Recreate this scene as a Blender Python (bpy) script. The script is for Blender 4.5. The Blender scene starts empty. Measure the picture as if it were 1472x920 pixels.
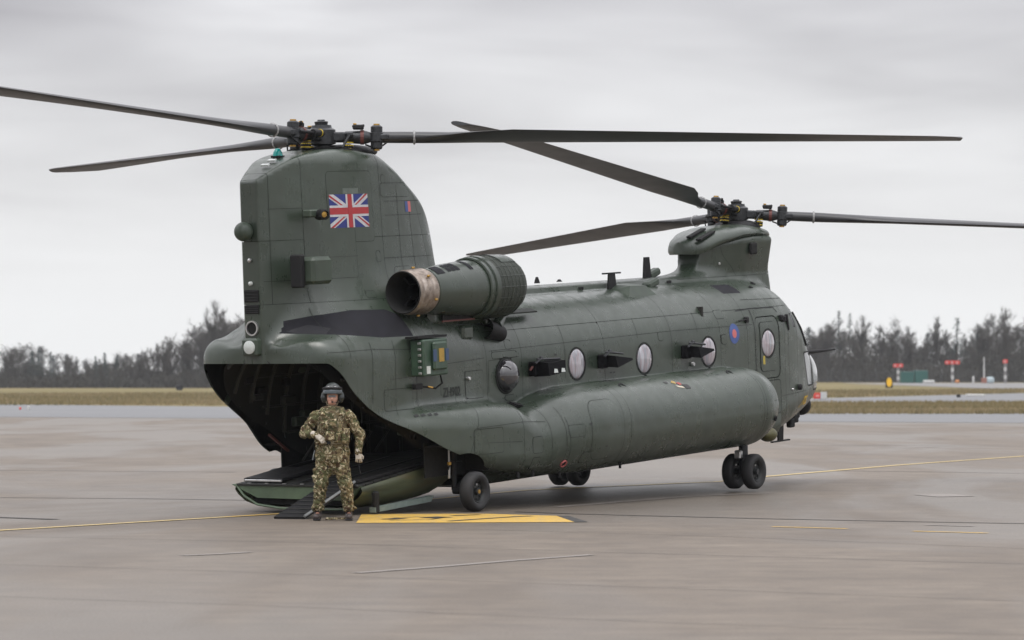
import bpy, bmesh, math, random
import numpy as np
from mathutils import Vector, Matrix, Euler
from mathutils.bvhtree import BVHTree
random.seed(7); np.random.seed(7)
SC = bpy.context.scene
COL = SC.collection
R = math.radians
PI = math.pi

# ------------------------------------------------------------ camera, sky, sun, exposure
cam_d = bpy.data.cameras.new('camera'); cam = bpy.data.objects.new('camera', cam_d); COL.objects.link(cam)
cam.location = (0, 0, 1.875); cam.rotation_euler = (R(90) + math.atan(87/4900), 0, 0)
cam_d.sensor_width = 36; cam_d.lens = 4900/1472*36; cam_d.clip_start = .5; cam_d.clip_end = 9000
cam_d.dof.use_dof = True; cam_d.dof.focus_distance = 48.5; cam_d.dof.aperture_fstop = 3.0
SC.camera = cam
SC.view_settings.view_transform = 'Standard'; SC.view_settings.look = 'None'
SC.view_settings.exposure = 0.0; SC.view_settings.gamma = 1.0
SC.render.resolution_x = 1024; SC.render.resolution_y = 640

SUN_EL, SUN_AZ = R(66), R(205)      # azimuth measured from +Y towards +X
W = bpy.data.worlds.new("World"); SC.world = W; W.use_nodes = True
def build_world():
    nt = W.node_tree; nt.nodes.clear(); N = nt.nodes.new; L = nt.links.new
    out = N('ShaderNodeOutputWorld')
    sky = N('ShaderNodeTexSky'); sky.sky_type = 'NISHITA'; sky.sun_disc = False
    sky.sun_elevation = SUN_EL; sky.sun_rotation = SUN_AZ; sky.dust_density = 3
    b1 = N('ShaderNodeBackground'); b1.inputs[1].default_value = .10; L(sky.outputs[0], b1.inputs[0])
    tc = N('ShaderNodeTexCoord'); sp = N('ShaderNodeSeparateXYZ'); L(tc.outputs['Generated'], sp.inputs[0])
    def mth(op, a, b=None, c=None):
        m = N('ShaderNodeMath'); m.operation = op
        for i, v in enumerate((a, b, c)):
            if v is None: continue
            if isinstance(v, (int, float)): m.inputs[i].default_value = v
            else: L(v, m.inputs[i])
        return m.outputs[0]
    # overcast deck seen in perspective: direction projected on a flat layer
    zc = mth('MAXIMUM', sp.outputs[2], 0.0); den = mth('ADD', zc, .11)
    cx = mth('DIVIDE', sp.outputs[0], den); cy = mth('DIVIDE', sp.outputs[1], den)
    cb = N('ShaderNodeCombineXYZ'); L(cx, cb.inputs[0]); L(cy, cb.inputs[1])
    n1 = N('ShaderNodeTexNoise'); n1.inputs['Scale'].default_value = 1.5; n1.inputs['Detail'].default_value = 3; n1.inputs['Roughness'].default_value = .5
    n1.inputs['Distortion'].default_value = .35
    L(cb.outputs[0], n1.inputs['Vector'])
    n2 = N('ShaderNodeTexNoise'); n2.inputs['Scale'].default_value = .5; n2.inputs['Detail'].default_value = 2
    L(cb.outputs[0], n2.inputs['Vector'])
    s = mth('ADD', mth('MULTIPLY', n1.outputs[0], .5), mth('MULTIPLY', n2.outputs[0], .5))
    cr = N('ShaderNodeValToRGB'); e = cr.color_ramp.elements
    e[0].position = .38; e[0].color = (.44, .43, .455, 1); e[1].position = .64; e[1].color = (.86, .86, .88, 1)
    L(s, cr.inputs[0])
    # near the horizon the deck fades to an even pale grey; higher up it thins and brightens as overcast does
    hr = N('ShaderNodeMapRange'); hr.inputs[1].default_value = .02; hr.inputs[2].default_value = .11; L(sp.outputs[2], hr.inputs[0])
    mx = N('ShaderNodeMix'); mx.data_type = 'RGBA'; L(hr.outputs[0], mx.inputs[0]); mx.inputs[6].default_value = (.955, .96, .965, 1); L(cr.outputs[0], mx.inputs[7])
    zr = N('ShaderNodeMapRange'); zr.inputs[1].default_value = .08; zr.inputs[2].default_value = .9; zr.inputs[3].default_value = 1; zr.inputs[4].default_value = 3.7; L(sp.outputs[2], zr.inputs[0])
    b2 = N('ShaderNodeBackground'); L(mx.outputs[2], b2.inputs[0]); L(zr.outputs[0], b2.inputs[1])
    ms = N('ShaderNodeMixShader'); ms.inputs[0].default_value = .93; L(b1.outputs[0], ms.inputs[1]); L(b2.outputs[0], ms.inputs[2])
    L(ms.outputs[0], out.inputs[0])
build_world()
sun_d = bpy.data.lights.new('sun', 'SUN'); sun_d.energy = 1.4; sun_d.angle = R(32); sun_d.color = (1, .96, .91)
sun = bpy.data.objects.new('sun', sun_d); COL.objects.link(sun)
_sd = Vector((math.sin(SUN_AZ)*math.cos(SUN_EL), math.cos(SUN_AZ)*math.cos(SUN_EL), math.sin(SUN_EL)))
sun.rotation_euler = _sd.to_track_quat('Z', 'Y').to_euler()

# ------------------------------------------------------------ helpers
def srgb(r, g, b):
    f = lambda c: (c/255/12.92) if c/255 <= .04045 else ((c/255+.055)/1.055)**2.4
    return (f(r), f(g), f(b), 1)
class NT:
    def __init__(s, name):
        s.m = bpy.data.materials.new(name); s.m.use_nodes = True; s.nt = s.m.node_tree; s.nt.nodes.clear()
        s.out = s.n('ShaderNodeOutputMaterial'); s.b = s.n('ShaderNodeBsdfPrincipled'); s.l(s.b.outputs[0], s.out.inputs[0])
    def n(s, t, **k):
        x = s.nt.nodes.new(t)
        for a, v in k.items(): setattr(x, a, v)
        return x
    def l(s, a, b): s.nt.links.new(a, b)
    def coord(s, kind='Object', sc=(1, 1, 1), loc=(0, 0, 0), rot=(0, 0, 0)):
        t = s.n('ShaderNodeTexCoord'); m = s.n('ShaderNodeMapping'); m.inputs['Scale'].default_value = sc; m.inputs['Location'].default_value = loc; m.inputs['Rotation'].default_value = rot
        s.l(t.outputs[kind], m.inputs[0]); return m.outputs[0]
    def geo(s, sc=(1, 1, 1), loc=(0, 0, 0), rot=(0, 0, 0)):
        t = s.n('ShaderNodeNewGeometry'); m = s.n('ShaderNodeMapping'); m.inputs['Scale'].default_value = sc; m.inputs['Location'].default_value = loc; m.inputs['Rotation'].default_value = rot
        s.l(t.outputs['Position'], m.inputs[0]); return m.outputs[0]
    def noise(s, vec, scale, detail=3, rough=.5, dist=0):
        x = s.n('ShaderNodeTexNoise'); x.inputs['Scale'].default_value = scale; x.inputs['Detail'].default_value = detail
        x.inputs['Roughness'].default_value = rough; x.inputs['Distortion'].default_value = dist; s.l(vec, x.inputs['Vector']); return x.outputs[0]
    def ramp(s, f, stops, interp='LINEAR'):
        x = s.n('ShaderNodeValToRGB'); x.color_ramp.interpolation = interp; e = x.color_ramp.elements
        while len(e) < len(stops): e.new(.5)
        for i, (p, c) in enumerate(stops): e[i].position = p; e[i].color = c if len(c) == 4 else (*c, 1)
        s.l(f, x.inputs[0]); return x.outputs[0]
    def mix(s, f, a, b, mode='MIX'):
        x = s.n('ShaderNodeMix'); x.data_type = 'RGBA'; x.blend_type = mode
        for i, v in ((0, f), (6, a), (7, b)):
            if isinstance(v, (int, float)): x.inputs[i].default_value = v
            elif isinstance(v, tuple): x.inputs[i].default_value = v if len(v) == 4 else (*v, 1)
            else: s.l(v, x.inputs[i])
        return x.outputs[2]
    def math(s, op, a, b=None, c=None, clamp=False):
        m = s.n('ShaderNodeMath', operation=op); m.use_clamp = clamp
        for i, v in enumerate((a, b, c)):
            if v is None: continue
            if isinstance(v, (int, float)): m.inputs[i].default_value = v
            else: s.l(v, m.inputs[i])
        return m.outputs[0]
    def rng(s, f, a, b, c, d):
        x = s.n('ShaderNodeMapRange'); s.l(f, x.inputs[0])
        for i, v in enumerate((a, b, c, d)): x.inputs[i+1].default_value = v
        return x.outputs[0]
    def set(s, **k):
        for a, v in k.items():
            i = s.b.inputs[a.replace('_', ' ')]
            if isinstance(v, (int, float, tuple)): i.default_value = v
            else: s.l(v, i)
        return s
    def bump(s, h, strength=.3, dist=.02):
        x = s.n('ShaderNodeBump'); x.inputs['Strength'].default_value = strength; x.inputs['Distance'].default_value = dist
        s.l(h, x.inputs['Height']); s.l(x.outputs[0], s.b.inputs['Normal'])
def simple(name, col, rough=.6, metal=0, var=.15, scale=12, spec=.5, bump=0):
    t = NT(name); v = t.coord(); n = t.noise(v, scale, 4, .6)
    c = tuple(col[:3]); lo = tuple(x*(1-var) for x in c); hi = tuple(min(1, x*(1+var)) for x in c)
    t.set(Base_Color=t.ramp(n, [(.3, lo), (.7, hi)]), Roughness=t.rng(n, .3, .7, rough*.9, min(1, rough*1.1)), Metallic=float(metal))
    t.b.inputs['Specular IOR Level'].default_value = spec
    if bump: t.bump(n, bump, .01)
    return t.m

class MB:
    def __init__(s): s.v = []; s.f = []; s.M = Matrix()
    def add(s, vs, fs):
        o = len(s.v)
        s.v += [s.M @ Vector(p) for p in vs]; s.f += [tuple(i+o for i in f) for f in fs]; return s
    def box(s, c, d, rot=None, taper=None, bev=0):
        x, y, z = d[0]/2, d[1]/2, d[2]/2
        vs = []
        if bev:
            b = min(bev, x*.9, y*.9, z*.9)
            for sx in (-1, 1):
                for sy in (-1, 1):
                    for sz in (-1, 1):
                        vs += [(sx*x, sy*(y-b), sz*(z-b)), (sx*(x-b), sy*y, sz*(z-b)), (sx*(x-b), sy*(y-b), sz*z)]
            idx = lambda a, b_, c_, k: ((a*2+b_)*2+c_)*3+k
            fs = []
            for a in (0, 1):
                q = [idx(a, 0, 0, 0), idx(a, 1, 0, 0), idx(a, 1, 1, 0), idx(a, 0, 1, 0)]; fs.append(q if a else q[::-1])
                q = [idx(0, a, 0, 1), idx(0, a, 1, 1), idx(1, a, 1, 1), idx(1, a, 0, 1)]; fs.append(q if a else q[::-1])
                q = [idx(0, 0, a, 2), idx(1, 0, a, 2), idx(1, 1, a, 2), idx(0, 1, a, 2)]; fs.append(q if a else q[::-1])
            for a in (0, 1):
                for b_ in (0, 1):
                    fs.append([idx(a, b_, 0, 0), idx(a, b_, 1, 0), idx(a, b_, 1, 1), idx(a, b_, 0, 1)])
                    fs.append([idx(a, 0, b_, 0), idx(a, 1, b_, 0), idx(a, 1, b_, 2), idx(a, 0, b_, 2)])
                    fs.append([idx(0, a, b_, 1), idx(1, a, b_, 1), idx(1, a, b_, 2), idx(0, a, b_, 2)])
                    for c_ in (0, 1): fs.append([idx(a, b_, c_, 0), idx(a, b_, c_, 1), idx(a, b_, c_, 2)])
        else:
            for sx in (-1, 1):
                for sy in (-1, 1):
                    for sz in (-1, 1):
                        t = 1
                        if taper and sz > 0: t = taper
                        vs.append((sx*x*t, sy*y*t, sz*z))
            fs = [(0, 1, 3, 2), (4, 6, 7, 5), (0, 4, 5, 1), (2, 3, 7, 6), (0, 2, 6, 4), (1, 5, 7, 3)]
        m = Matrix.Translation(c) @ (Euler(rot).to_matrix().to_4x4() if rot else Matrix())
        return s.add([m @ Vector(p) for p in vs], fs)
    def tube(s, pts, r, n=10, cap=True, flat=1.0):
        pts = [Vector(p) for p in pts]; rs = r if isinstance(r, (list, tuple)) else [r]*len(pts)
        o = len(s.v); vs = []; fs = []; up = None
        for i, p in enumerate(pts):
            d = (pts[min(i+1, len(pts)-1)] - pts[max(i-1, 0)]).normalized()
            if up is None: up = Vector((0, 0, 1)) if abs(d.z) < .9 else Vector((1, 0, 0))
            a = d.cross(up).normalized(); b = a.cross(d).normalized(); up = b
            for k in range(n):
                t = 2*PI*k/n; vs.append(p + (a*math.cos(t) + b*math.sin(t)*flat)*rs[i])
        for i in range(len(pts)-1):
            for k in range(n):
                k2 = (k+1) % n; fs.append((i*n+k, i*n+k2, (i+1)*n+k2, (i+1)*n+k))
        if cap: fs.append(tuple(range(n))[::-1]); fs.append(tuple((len(pts)-1)*n+k for k in range(n)))
        return s.add(vs, fs)
    def lathe(s, prof, n=32, axis='Z', c=(0, 0, 0), a0=0, a1=2*PI, closed=False):
        full = abs(a1-a0-2*PI) < 1e-6; m = n if full else n+1
        vs = []; fs = []
        for (h, r) in prof:
            for k in range(m):
                t = a0+(a1-a0)*k/n; x, y = r*math.cos(t), r*math.sin(t)
                vs.append(Vector({'Z': (x, y, h), 'X': (h, x, y), 'Y': (x, h, y)}[axis]) + Vector(c))
        P = len(prof); rg = P if closed else P-1
        for i in range(rg):
            j = (i+1) % P
            for k in range(n):
                k2 = (k+1) % m if full else k+1
                fs.append((i*m+k, i*m+k2, j*m+k2, j*m+k))
        return s.add(vs, fs)
    def prism(s, poly, axis, a, b):   # poly: 2D points; extruded along axis from a to b
        g = {'X': lambda u, v, w: (w, u, v), 'Y': lambda u, v, w: (u, w, v), 'Z': lambda u, v, w: (u, v, w)}[axis]
        n = len(poly); vs = [g(u, v, a) for u, v in poly]+[g(u, v, b) for u, v in poly]
        return s.add(vs, [tuple(range(n))[::-1], tuple(range(n, 2*n))]+[(i, (i+1) % n, n+(i+1) % n, n+i) for i in range(n)])
    def sphere(s, c, r, n=16, m=10, sc=(1, 1, 1)):
        prof = [(math.cos(PI*i/m), math.sin(PI*i/m)) for i in range(m+1)]
        vs = [(c[0]+r*sc[0]*q*math.cos(2*PI*k/n), c[1]+r*sc[1]*q*math.sin(2*PI*k/n), c[2]+r*sc[2]*h) for h, q in prof for k in range(n)]
        return s.add(vs, [(i*n+k, i*n+(k+1) % n, (i+1)*n+(k+1) % n, (i+1)*n+k) for i in range(m) for k in range(n)])
    def build(s, name, mat, parent=None, smooth=None, loc=None):
        me = bpy.data.meshes.new(name); me.from_pydata([tuple(p) for p in s.v], [], s.f); 
        bm = bmesh.new(); bm.from_mesh(me); bmesh.ops.recalc_face_normals(bm, faces=bm.faces); bm.to_mesh(me); bm.free()
        me.materials.append(mat)
        if smooth is not None:
            me.shade_smooth()
            me.set_sharp_from_angle(angle=R(smooth))
        o = bpy.data.objects.new(name, me); COL.objects.link(o)
        if parent: o.parent = parent
        if loc: o.location = loc
        return o
def empty(name, loc=(0, 0, 0), rz=0):
    o = bpy.data.objects.new(name, None); COL.objects.link(o); o.location = loc; o.rotation_euler = (0, 0, rz); return o
def tag(o, label=None, cat=None, group=None, kind=None):
    for k, v in (('label', label), ('category', cat), ('group', group), ('kind', kind)):
        if v: o[k] = v
    return o
def copy_tree(o, parent=None):
    c = o.copy(); COL.objects.link(c); c.parent = parent
    for ch in list(o.children): copy_tree(ch, c)
    return c
# ------------------------------------------------------------ ground
YB = [-60, 20, 48, 58.5, 90, 120, 150, 200, 260, 330, 420, 520, 640, 760, 900, 1300, 2500, 6000]
def gz(x, y):
    a = .118*min(1, max(0, (y-48)/10.5))
    # the far field rises gently, more to the right
    far = min(1, max(0, (y-200)/560)); side = min(1, max(0, (x+60)/120))
    return a + far*(.25 + 1.35*side)*1.0
XB = sorted(set([-4000, -1500, -700, -350, -200, -120, -60, -30, 0, 30, 60, 120, 200, 350, 700, 1500, 4000]))
def band(name, y0f, y1f, dz, mat, kind='structure', xs=None):
    """sheet between two curves y0f(x), y1f(x), following gz"""
    xs = xs or [-700+i*10 for i in range(141)]
    vs = []; fs = []; rows = 14
    for x in xs:
        a, b = y0f(x), y1f(x)
        for j in range(rows+1):
            y = a+(b-a)*j/rows; vs.append((x, y, gz(x, y)+dz))
    for i in range(len(xs)-1):
        for j in range(rows): 
            p = i*(rows+1)+j; fs.append((p, p+rows+1, p+rows+2, p+1))
    m = MB(); m.add(vs, fs); o = m.build(name, mat); tag(o, kind=kind); return o

def m_apron():
    t = NT('apron_concrete'); g = t.geo()
    big = t.noise(t.geo(sc=(.16, .05, 1), rot=(0, 0, R(-24))), 1.0, 4, .55, .6)
    mid = t.noise(t.geo(sc=(.5, .22, 1), rot=(0, 0, R(-14))), 1.0, 5, .6, .4)
    stk = t.noise(t.geo(sc=(.35, 2.2, 1), rot=(0, 0, R(30))), 1.0, 4, .6, .3)
    fine = t.noise(g, 38, 4, .7)
    agg = t.noise(g, 160, 2, .6)
    dry = t.ramp(mid, [(.3, (.108, .087, .066)), (.5, (.148, .121, .093)), (.75, (.192, .160, .125))])
    c = t.mix(t.rng(stk, .35, .7, 0, .7), dry, (.098, .079, .061, 1))
    mot = t.noise(g, 1.9, 6, .68, .3); c = t.mix(t.rng(mot, .42, .70, 0, .45), c, (.062, .051, .043, 1)); spk = t.noise(g, 11, 4, .75); c = t.mix(t.rng(spk, .60, .75, 0, .5), c, (.17, .15, .128, 1))
    # damp film: bluish, smoother
    damp = t.ramp(big, [(.44, (0, 0, 0)), (.56, (1, 1, 1))])
    c = t.mix(t.math('MULTIPLY', damp, .6), c, (.112, .097, .080, 1))
    c = t.mix(t.rng(fine, .3, .7, 0, .30), c, t.mix(.5, c, (.08, .068, .06, 1)))
    c = t.mix(t.rng(agg, .55, .8, 0, .25), c, (.24, .215, .19, 1))
    t.set(Base_Color=c)
    rg = t.math('SUBTRACT', t.rng(fine, .3, .7, .60, .76), t.math('MULTIPLY', damp, .22)); t.l(rg, t.b.inputs['Roughness'])
    t.b.inputs['Specular IOR Level'].default_value = .4
    t.bump(t.math('ADD', fine, agg), .2, .003)
    return t.m
def m_road(name, a, b, rough):
    t = NT(name); n = t.noise(t.geo(sc=(.02, .15, 1)), 1, 5, .6); f = t.noise(t.geo(), 20, 3, .6)
    c = t.mix(t.rng(f, .3, .7, 0, .25), t.ramp(n, [(.3, a), (.7, b)]), (.1, .1, .11, 1))
    t.set(Base_Color=c, Roughness=rough); return t.m
def m_grass():
    t = NT('winter_grass'); n = t.noise(t.geo(sc=(.012, .03, 1)), 1, 6, .62); m = t.noise(t.geo(sc=(.06, .25, 1)), 1, 5, .65)
    f = t.noise(t.geo(sc=(2, 2, 2)), 1, 4, .7)
    c = t.ramp(n, [(.3, (.09, .095, .036)), (.43, (.15, .127, .06)), (.55, (.22, .17, .085)), (.75, (.27, .215, .13))])
    c = t.mix(t.rng(m, .35, .7, 0, .6), c, (.16, .14, .065, 1)); c = t.mix(t.rng(f, .3, .7, 0, .25), c, (.10, .09, .045, 1))
    t.set(Base_Color=c, Roughness=.95); t.b.inputs['Specular IOR Level'].default_value = .1
    t.bump(f, .6, .2); return t.m
M_APRON = m_apron(); M_GRASS = m_grass()
M_TAXI = m_road('taxiway_asphalt', (.100, .103, .108), (.135, .137, .140), .6)
def build_ground():
    xs = XB; ys = YB; vs = [(x, y, gz(x, y)-.02) for x in xs for y in ys]; n = len(ys)
    # finer rows where the land rises
    xs = sorted(set(XB+[-60+10*i for i in range(13)])); ys = sorted(set(YB+[200+20*i for i in range(29)]))
    n = len(ys); vs = [(x, y, gz(x, y)-.02) for x in xs for y in ys]
    fs = [(i*n+j, (i+1)*n+j, (i+1)*n+j+1, i*n+j+1) for i in range(len(xs)-1) for j in range(n-1)]
    m = MB(); m.add(vs, fs); tag(m.build('grass_field', M_GRASS), kind='structure')
    near = lambda x: 148 - .62*x if x < 0 else 148-.62*x if x < 15 else 138.7+.05*(x-15)
    near = lambda x: max(128, 152 - .50*x) if x < 40 else 132
    # apron: rows at the terrain kinks
    xs2 = [-300, -150, -80]+[-60+10*i for i in range(19)]+[160, 300]; ysf = [-40, 0, 20, 48, 58.5, 80, 110]
    vs = []; 
    for x in xs2:
        for y in ysf: vs.append((x, y, gz(x, y)))
        vs.append((x, near(x), gz(x, near(x))))
    n = len(ysf)+1; fs = [(i*n+j, (i+1)*n+j, (i+1)*n+j+1, i*n+j+1) for i in range(len(xs2)-1) for j in range(n-1)]
    m = MB(); m.add(vs, fs); tag(m.build('apron', M_APRON), kind='structure')
    far = lambda x: near(x)+ (45 if x > 10 else 45-.62*(x-10))
    band('taxiway', lambda x: near(x)-.5, far, .010, M_TAXI)
    # second taxiway on the right, grey line tapering away to the left
    band('far_taxiway', lambda x: 246 + .35*(x-12), lambda x: 262+ 2.3*(x-12), .012, M_TAXI, xs=[12+6*i for i in range(60)])
    band('runway', lambda x: 455 - .9*(x-35), lambda x: 640+.2*(x-35), .014, m_road('runway_concrete', (.13, .127, .122), (.17, .166, .158), .7), xs=[62+6*i for i in range(60)])
build_ground()
def gp(px, py, dz=0):
    """photo pixel to ground point (used as a surveyed coordinate list)"""
    k = 4900.; a = math.atan(87/k); dx = (px-736)/k; dy = math.cos(a) - math.sin(a)*(460-py)/k; dzz = math.sin(a)+math.cos(a)*(460-py)/k
    zz = 0
    for _ in range(6):
        t = (zz-1.875)/dzz; zz = gz(dx*t, dy*t)
    return Vector((dx*t, dy*t, 0))
def strip(mb, pts, w, dz):
    """painted line: constant width w along a polyline on the ground"""
    P = []
    for a, b in zip(pts[:-1], pts[1:]):
        a = Vector((a[0], a[1], 0)); b = Vector((b[0], b[1], 0)); n = max(1, int((b-a).length/.8))
        P += [a.lerp(b, i/n) for i in range(n)]
    P.append(Vector((pts[-1][0], pts[-1][1], 0))); vs = []; fs = []
    for i, p in enumerate(P):
        d = (P[min(i+1, len(P)-1)]-P[max(i-1, 0)]).normalized(); q = Vector((-d.y, d.x, 0))*w/2
        for s in (1, -1):
            r = p+q*s; vs.append((r.x, r.y, gz(r.x, r.y)+dz))
    for i in range(len(P)-1): fs.append((2*i, 2*i+1, 2*i+3, 2*i+2))
    mb.add(vs, fs)
def m_paint(name, col, wear=.45, rough=.6):
    t = NT(name); n = t.noise(t.geo(), 9, 5, .7); s = t.noise(t.geo(), 60, 3, .6)
    f = t.math('MULTIPLY', t.rng(n, .45, .65, 0, wear), 1.0)
    c = t.mix(f, col, (.23, .20, .18, 1)); c = t.mix(t.rng(s, .5, .75, 0, .35), c, (.2, .17, .15, 1))
    t.set(Base_Color=c, Roughness=rough); return t.m
M_YEL = m_paint('line_yellow_paint', (.55, .34, .04, 1), .6); M_PALE = m_paint('pale_line_paint', (.50, .37, .13, 1), .5)
M_WORN = m_paint('worn_white_paint', (.17, .153, .137, 1), .9); M_BLK = simple('black_marking_paint', (.03, .028, .026), .6)
M_CRK = simple('joint_filler', (.022, .019, .017), .8)
def markings():
    m = MB(); strip(m, [(-11.5, 34), (-6.39, 42.58), (-3.9, 46.8)], .14, .008); tag(m.build('taxi_line', M_PALE), kind='structure')
    m = MB(); strip(m, [(-3.9, 46.8), (-3.2, 48.0), (-.5, 54.0)], .14, .008); tag(m.build('taxi_line', M_YEL), kind='structure')
    a, b, c = gp(640, 722), gp(1030, 693), gp(1100, 685.5)
    m = MB(); strip(m, [(-.5, 54.0), a if False else (0.2, 55.5), b, c, gp(1290, 669), gp(1472, 656), gp(1640, 643)], .15, .008)
    tag(m.build('taxi_line', M_PALE), kind='structure')
    # yellow stand marking with black edge
    q = [gp(512, 752.2), gp(826, 751.0), gp(800, 742.0), gp(700, 739), gp(520, 739.5)]
    def poly(name, pts, mat, dz):
        m = MB(); m.add([(p[0], p[1], gz(p[0], p[1])+dz) for p in pts], [tuple(range(len(pts)))]); return tag(m.build(name, mat), kind='structure')
    poly('stand_marking', q, M_YEL, .006)
    poly('marking_edge', [gp(826, 751), gp(845, 750.8), gp(818, 742.2), gp(800, 742)], M_BLK, .007)
    for L, w in (([(555, 747.5), (578, 746)], .22), ([(615, 745.6), (628, 744.6), (640, 744)], .30), ([(645, 750), (680, 747.6), (740, 743.6), (765, 742.6)], .10),
                 ([(560, 749), (620, 747.5), (640, 744.5), (600, 743.8), (565, 745.5)], .05), ([(650, 742.3), (690, 740.5)], .10)):
        m = MB(); strip(m, [gp(*p) for p in L], w, .011); tag(m.build('marking_stroke', M_BLK), kind='structure')
    for x0, y0, x1, y1 in ((1110, 757.5, 1218, 760.5), (1312, 764, 1420, 766.8), (985, 754, 1030, 755)):
        if x0 == 985: continue
        m = MB(); strip(m, [gp(x0, y0), gp(x1, y1)], .11, .006); tag(m.build('stand_dash', M_YEL), kind='structure')
    for pts, w in (([(262, 799), (310, 797), (360, 794)], .14), ([(512, 824), (620, 816), (740, 806), (850, 798)], .13), ([(800, 729), (900, 721), (1000, 713), (1110, 709)], .20),
                   ([(1280, 643.5), (1335, 642.5)], .9), ([(1330, 713), (1385, 712)], .8), ([(1330, 755), (1400, 757)], .12)):
        m = MB(); strip(m, [gp(*p) for p in pts], w, .006); tag(m.build('worn_line', M_WORN), kind='structure')
    # slab joints: thin dark filler lines across the apron
    J = [([(740, 736), (900, 741), (1100, 746), (1300, 750), (1472, 753), (1560, 755)], .10), ([(-60, 715), (200, 717), (330, 719), (500, 722)], .07),
         ([(-60, 810), (300, 821), (740, 838), (1100, 851), (1500, 866)], .014), ([(-60, 856), (400, 872), (900, 893), (1500, 915)], .012),
         ([(-60, 676), (250, 678), (340, 679)], .08), ([(1140, 676), (1500, 681)], .08), ([(1140, 640), (1500, 642)], .10), ([(-60, 640), (320, 641)], .10),
         ([(-60, 742), (80, 747)], .20), ([(-60, 770), (420, 780), (900, 795), (1500, 812)], .02), ([(640, 760), (1050, 772), (1500, 790)], .02)]
    for pts, w in J:
        m = MB(); strip(m, [gp(*p) for p in pts], w, .005); tag(m.build('slab_joint', M_CRK), kind='structure')
markings()
# ------------------------------------------------------------ helicopter: placement
PSI, BPIT = R(56.5), R(3.5)
HM = Matrix.Translation((-2.71, 48.5, 5.34)) @ Matrix.Rotation(PSI, 4, 'Z') @ Matrix.Rotation(-BPIT, 4, 'Y') @ Matrix.Translation((0, 0, -5.3))
HELI = empty('helicopter'); HELI.matrix_world = HM
tag(HELI, 'dark green twin rotor transport helicopter standing on the apron with its rear ramp lowered', 'helicopter')
HMI = HM.inverted()

# ------------------------------------------------------------ materials
def m_hull():
    t = NT('olive_drab_paint'); v = t.coord()
    big = t.noise(v, .7, 4, .55); mid = t.noise(v, 4, 5, .6); fine = t.noise(v, 45, 3, .6)
    st = t.noise(t.coord(sc=(3.2, 3.2, .45)), 1.6, 5, .65)
    sx = t.noise(t.coord(sc=(.35, 3, 3)), 2.4, 4, .6)
    c = t.ramp(big, [(.3, (.026, .038, .027)), (.7, (.038, .053, .038))])
    c = t.mix(t.rng(st, .50, .75, 0, .22), c, (.020, .025, .018, 1))
    dr = t.noise(t.coord(sc=(11, 11, .5)), 1.5, 4, .7); c = t.mix(t.rng(dr, .56, .74, 0, .35), c, (.016, .019, .014, 1)); c = t.mix(t.rng(sx, .5, .75, 0, .16), c, (.062, .075, .058, 1))
    c = t.mix(t.rng(mid, .52, .72, 0, .22), c, (.045, .055, .043, 1))
    # panel-to-panel difference of tone by object
    oi = t.n('ShaderNodeObjectInfo'); c = t.mix(t.rng(oi.outputs['Random'], 0, 1, 0, .22), c, (.048, .060, .045, 1))
    r = t.rng(mid, .3, .7, .23, .37); r = t.math('ADD', r, t.rng(st, .4, .7, -.03, .10))
    t.set(Base_Color=c, Roughness=r); t.b.inputs['Specular IOR Level'].default_value = .72
    w = t.noise(t.coord(sc=(1, 1, 1)), 2.1, 2, .4)
    h = t.math('ADD', t.math('MULTIPLY', w, 1.0), t.math('MULTIPLY', fine, .03))
    s_ = t.n('ShaderNodeSeparateXYZ'); t.l(v, s_.inputs[0])
    qx = t.math('SINE', t.math('MULTIPLY', s_.outputs[0], 2*PI/.508)); qz = t.math('SINE', t.math('MULTIPLY', s_.outputs[2], 2*PI/.36))
    h = t.math('ADD', h, t.math('MULTIPLY', t.math('MULTIPLY', qx, qz), t.rng(t.noise(v, 1.3, 2, .5), .35, .65, .0, .11)))
    t.bump(h, .40, .03)
    return t.m
M_HULL = m_hull()
M_PATCH = simple('anti_slip_black_coating', (.014, .014, .018), .8, var=.35, scale=5, spec=.25)
M_DARK = simple('dark_gap', (.006, .006, .006), .9)
M_SEAL = simple('panel_seal', (.012, .014, .012), .8)
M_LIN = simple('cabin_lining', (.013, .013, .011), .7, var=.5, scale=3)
M_FRAME = simple('cabin_frame_paint', (.022, .023, .019), .6, var=.3)
M_BLACK = simple('black_rubber_paint', (.010, .010, .011), .65, spec=.3)
M_STEEL = simple('hub_steel', (.035, .037, .04), .38, .5, var=.4, scale=20)
M_BLADE = simple('rotor_blade_paint', (.030, .031, .034), .42, var=.25, scale=2)
M_BRASS = simple('brass_fitting', (.45, .27, .07), .35, .8, var=.3, scale=30)
M_YFIT = simple('yellow_fitting', (.55, .40, .03), .5, var=.2, scale=30)
M_REDB = simple('red_band', (.11, .03, .025), .6)
M_ALU = simple('bare_metal', (.55, .55, .55), .3, .9, var=.15)
M_TYRE = simple('tyre_rubber', (.016, .016, .017), .72, var=.25, scale=8)
M_RIM = simple('wheel_rim', (.022, .024, .024), .5, .3)
M_LAMPG = simple('lamp_glass', (.52, .55, .53), .15, var=.1, scale=60)
M_TEAL = simple('teal_lamp_glass', (.0, .22, .20), .15, var=.2)
M_WHITE = simple('white_print', (.46, .46, .48), .6, var=.12); M_RED = simple('red_print', (.34, .03, .035), .6, var=.12); M_BLUE = simple('blue_print', (.02, .032, .17), .6, var=.12)
M_RDRED = simple('roundel_red', (.50, .13, .13), .55, var=.08); M_RDBLUE = simple('roundel_blue', (.05, .09, .26), .55, var=.1)
M_TXT = simple('black_stencil_paint', (.012, .014, .013), .6)
M_RAMP = simple('ramp_green_paint', (.085, .125, .075), .45, var=.22, scale=2.5)
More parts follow.
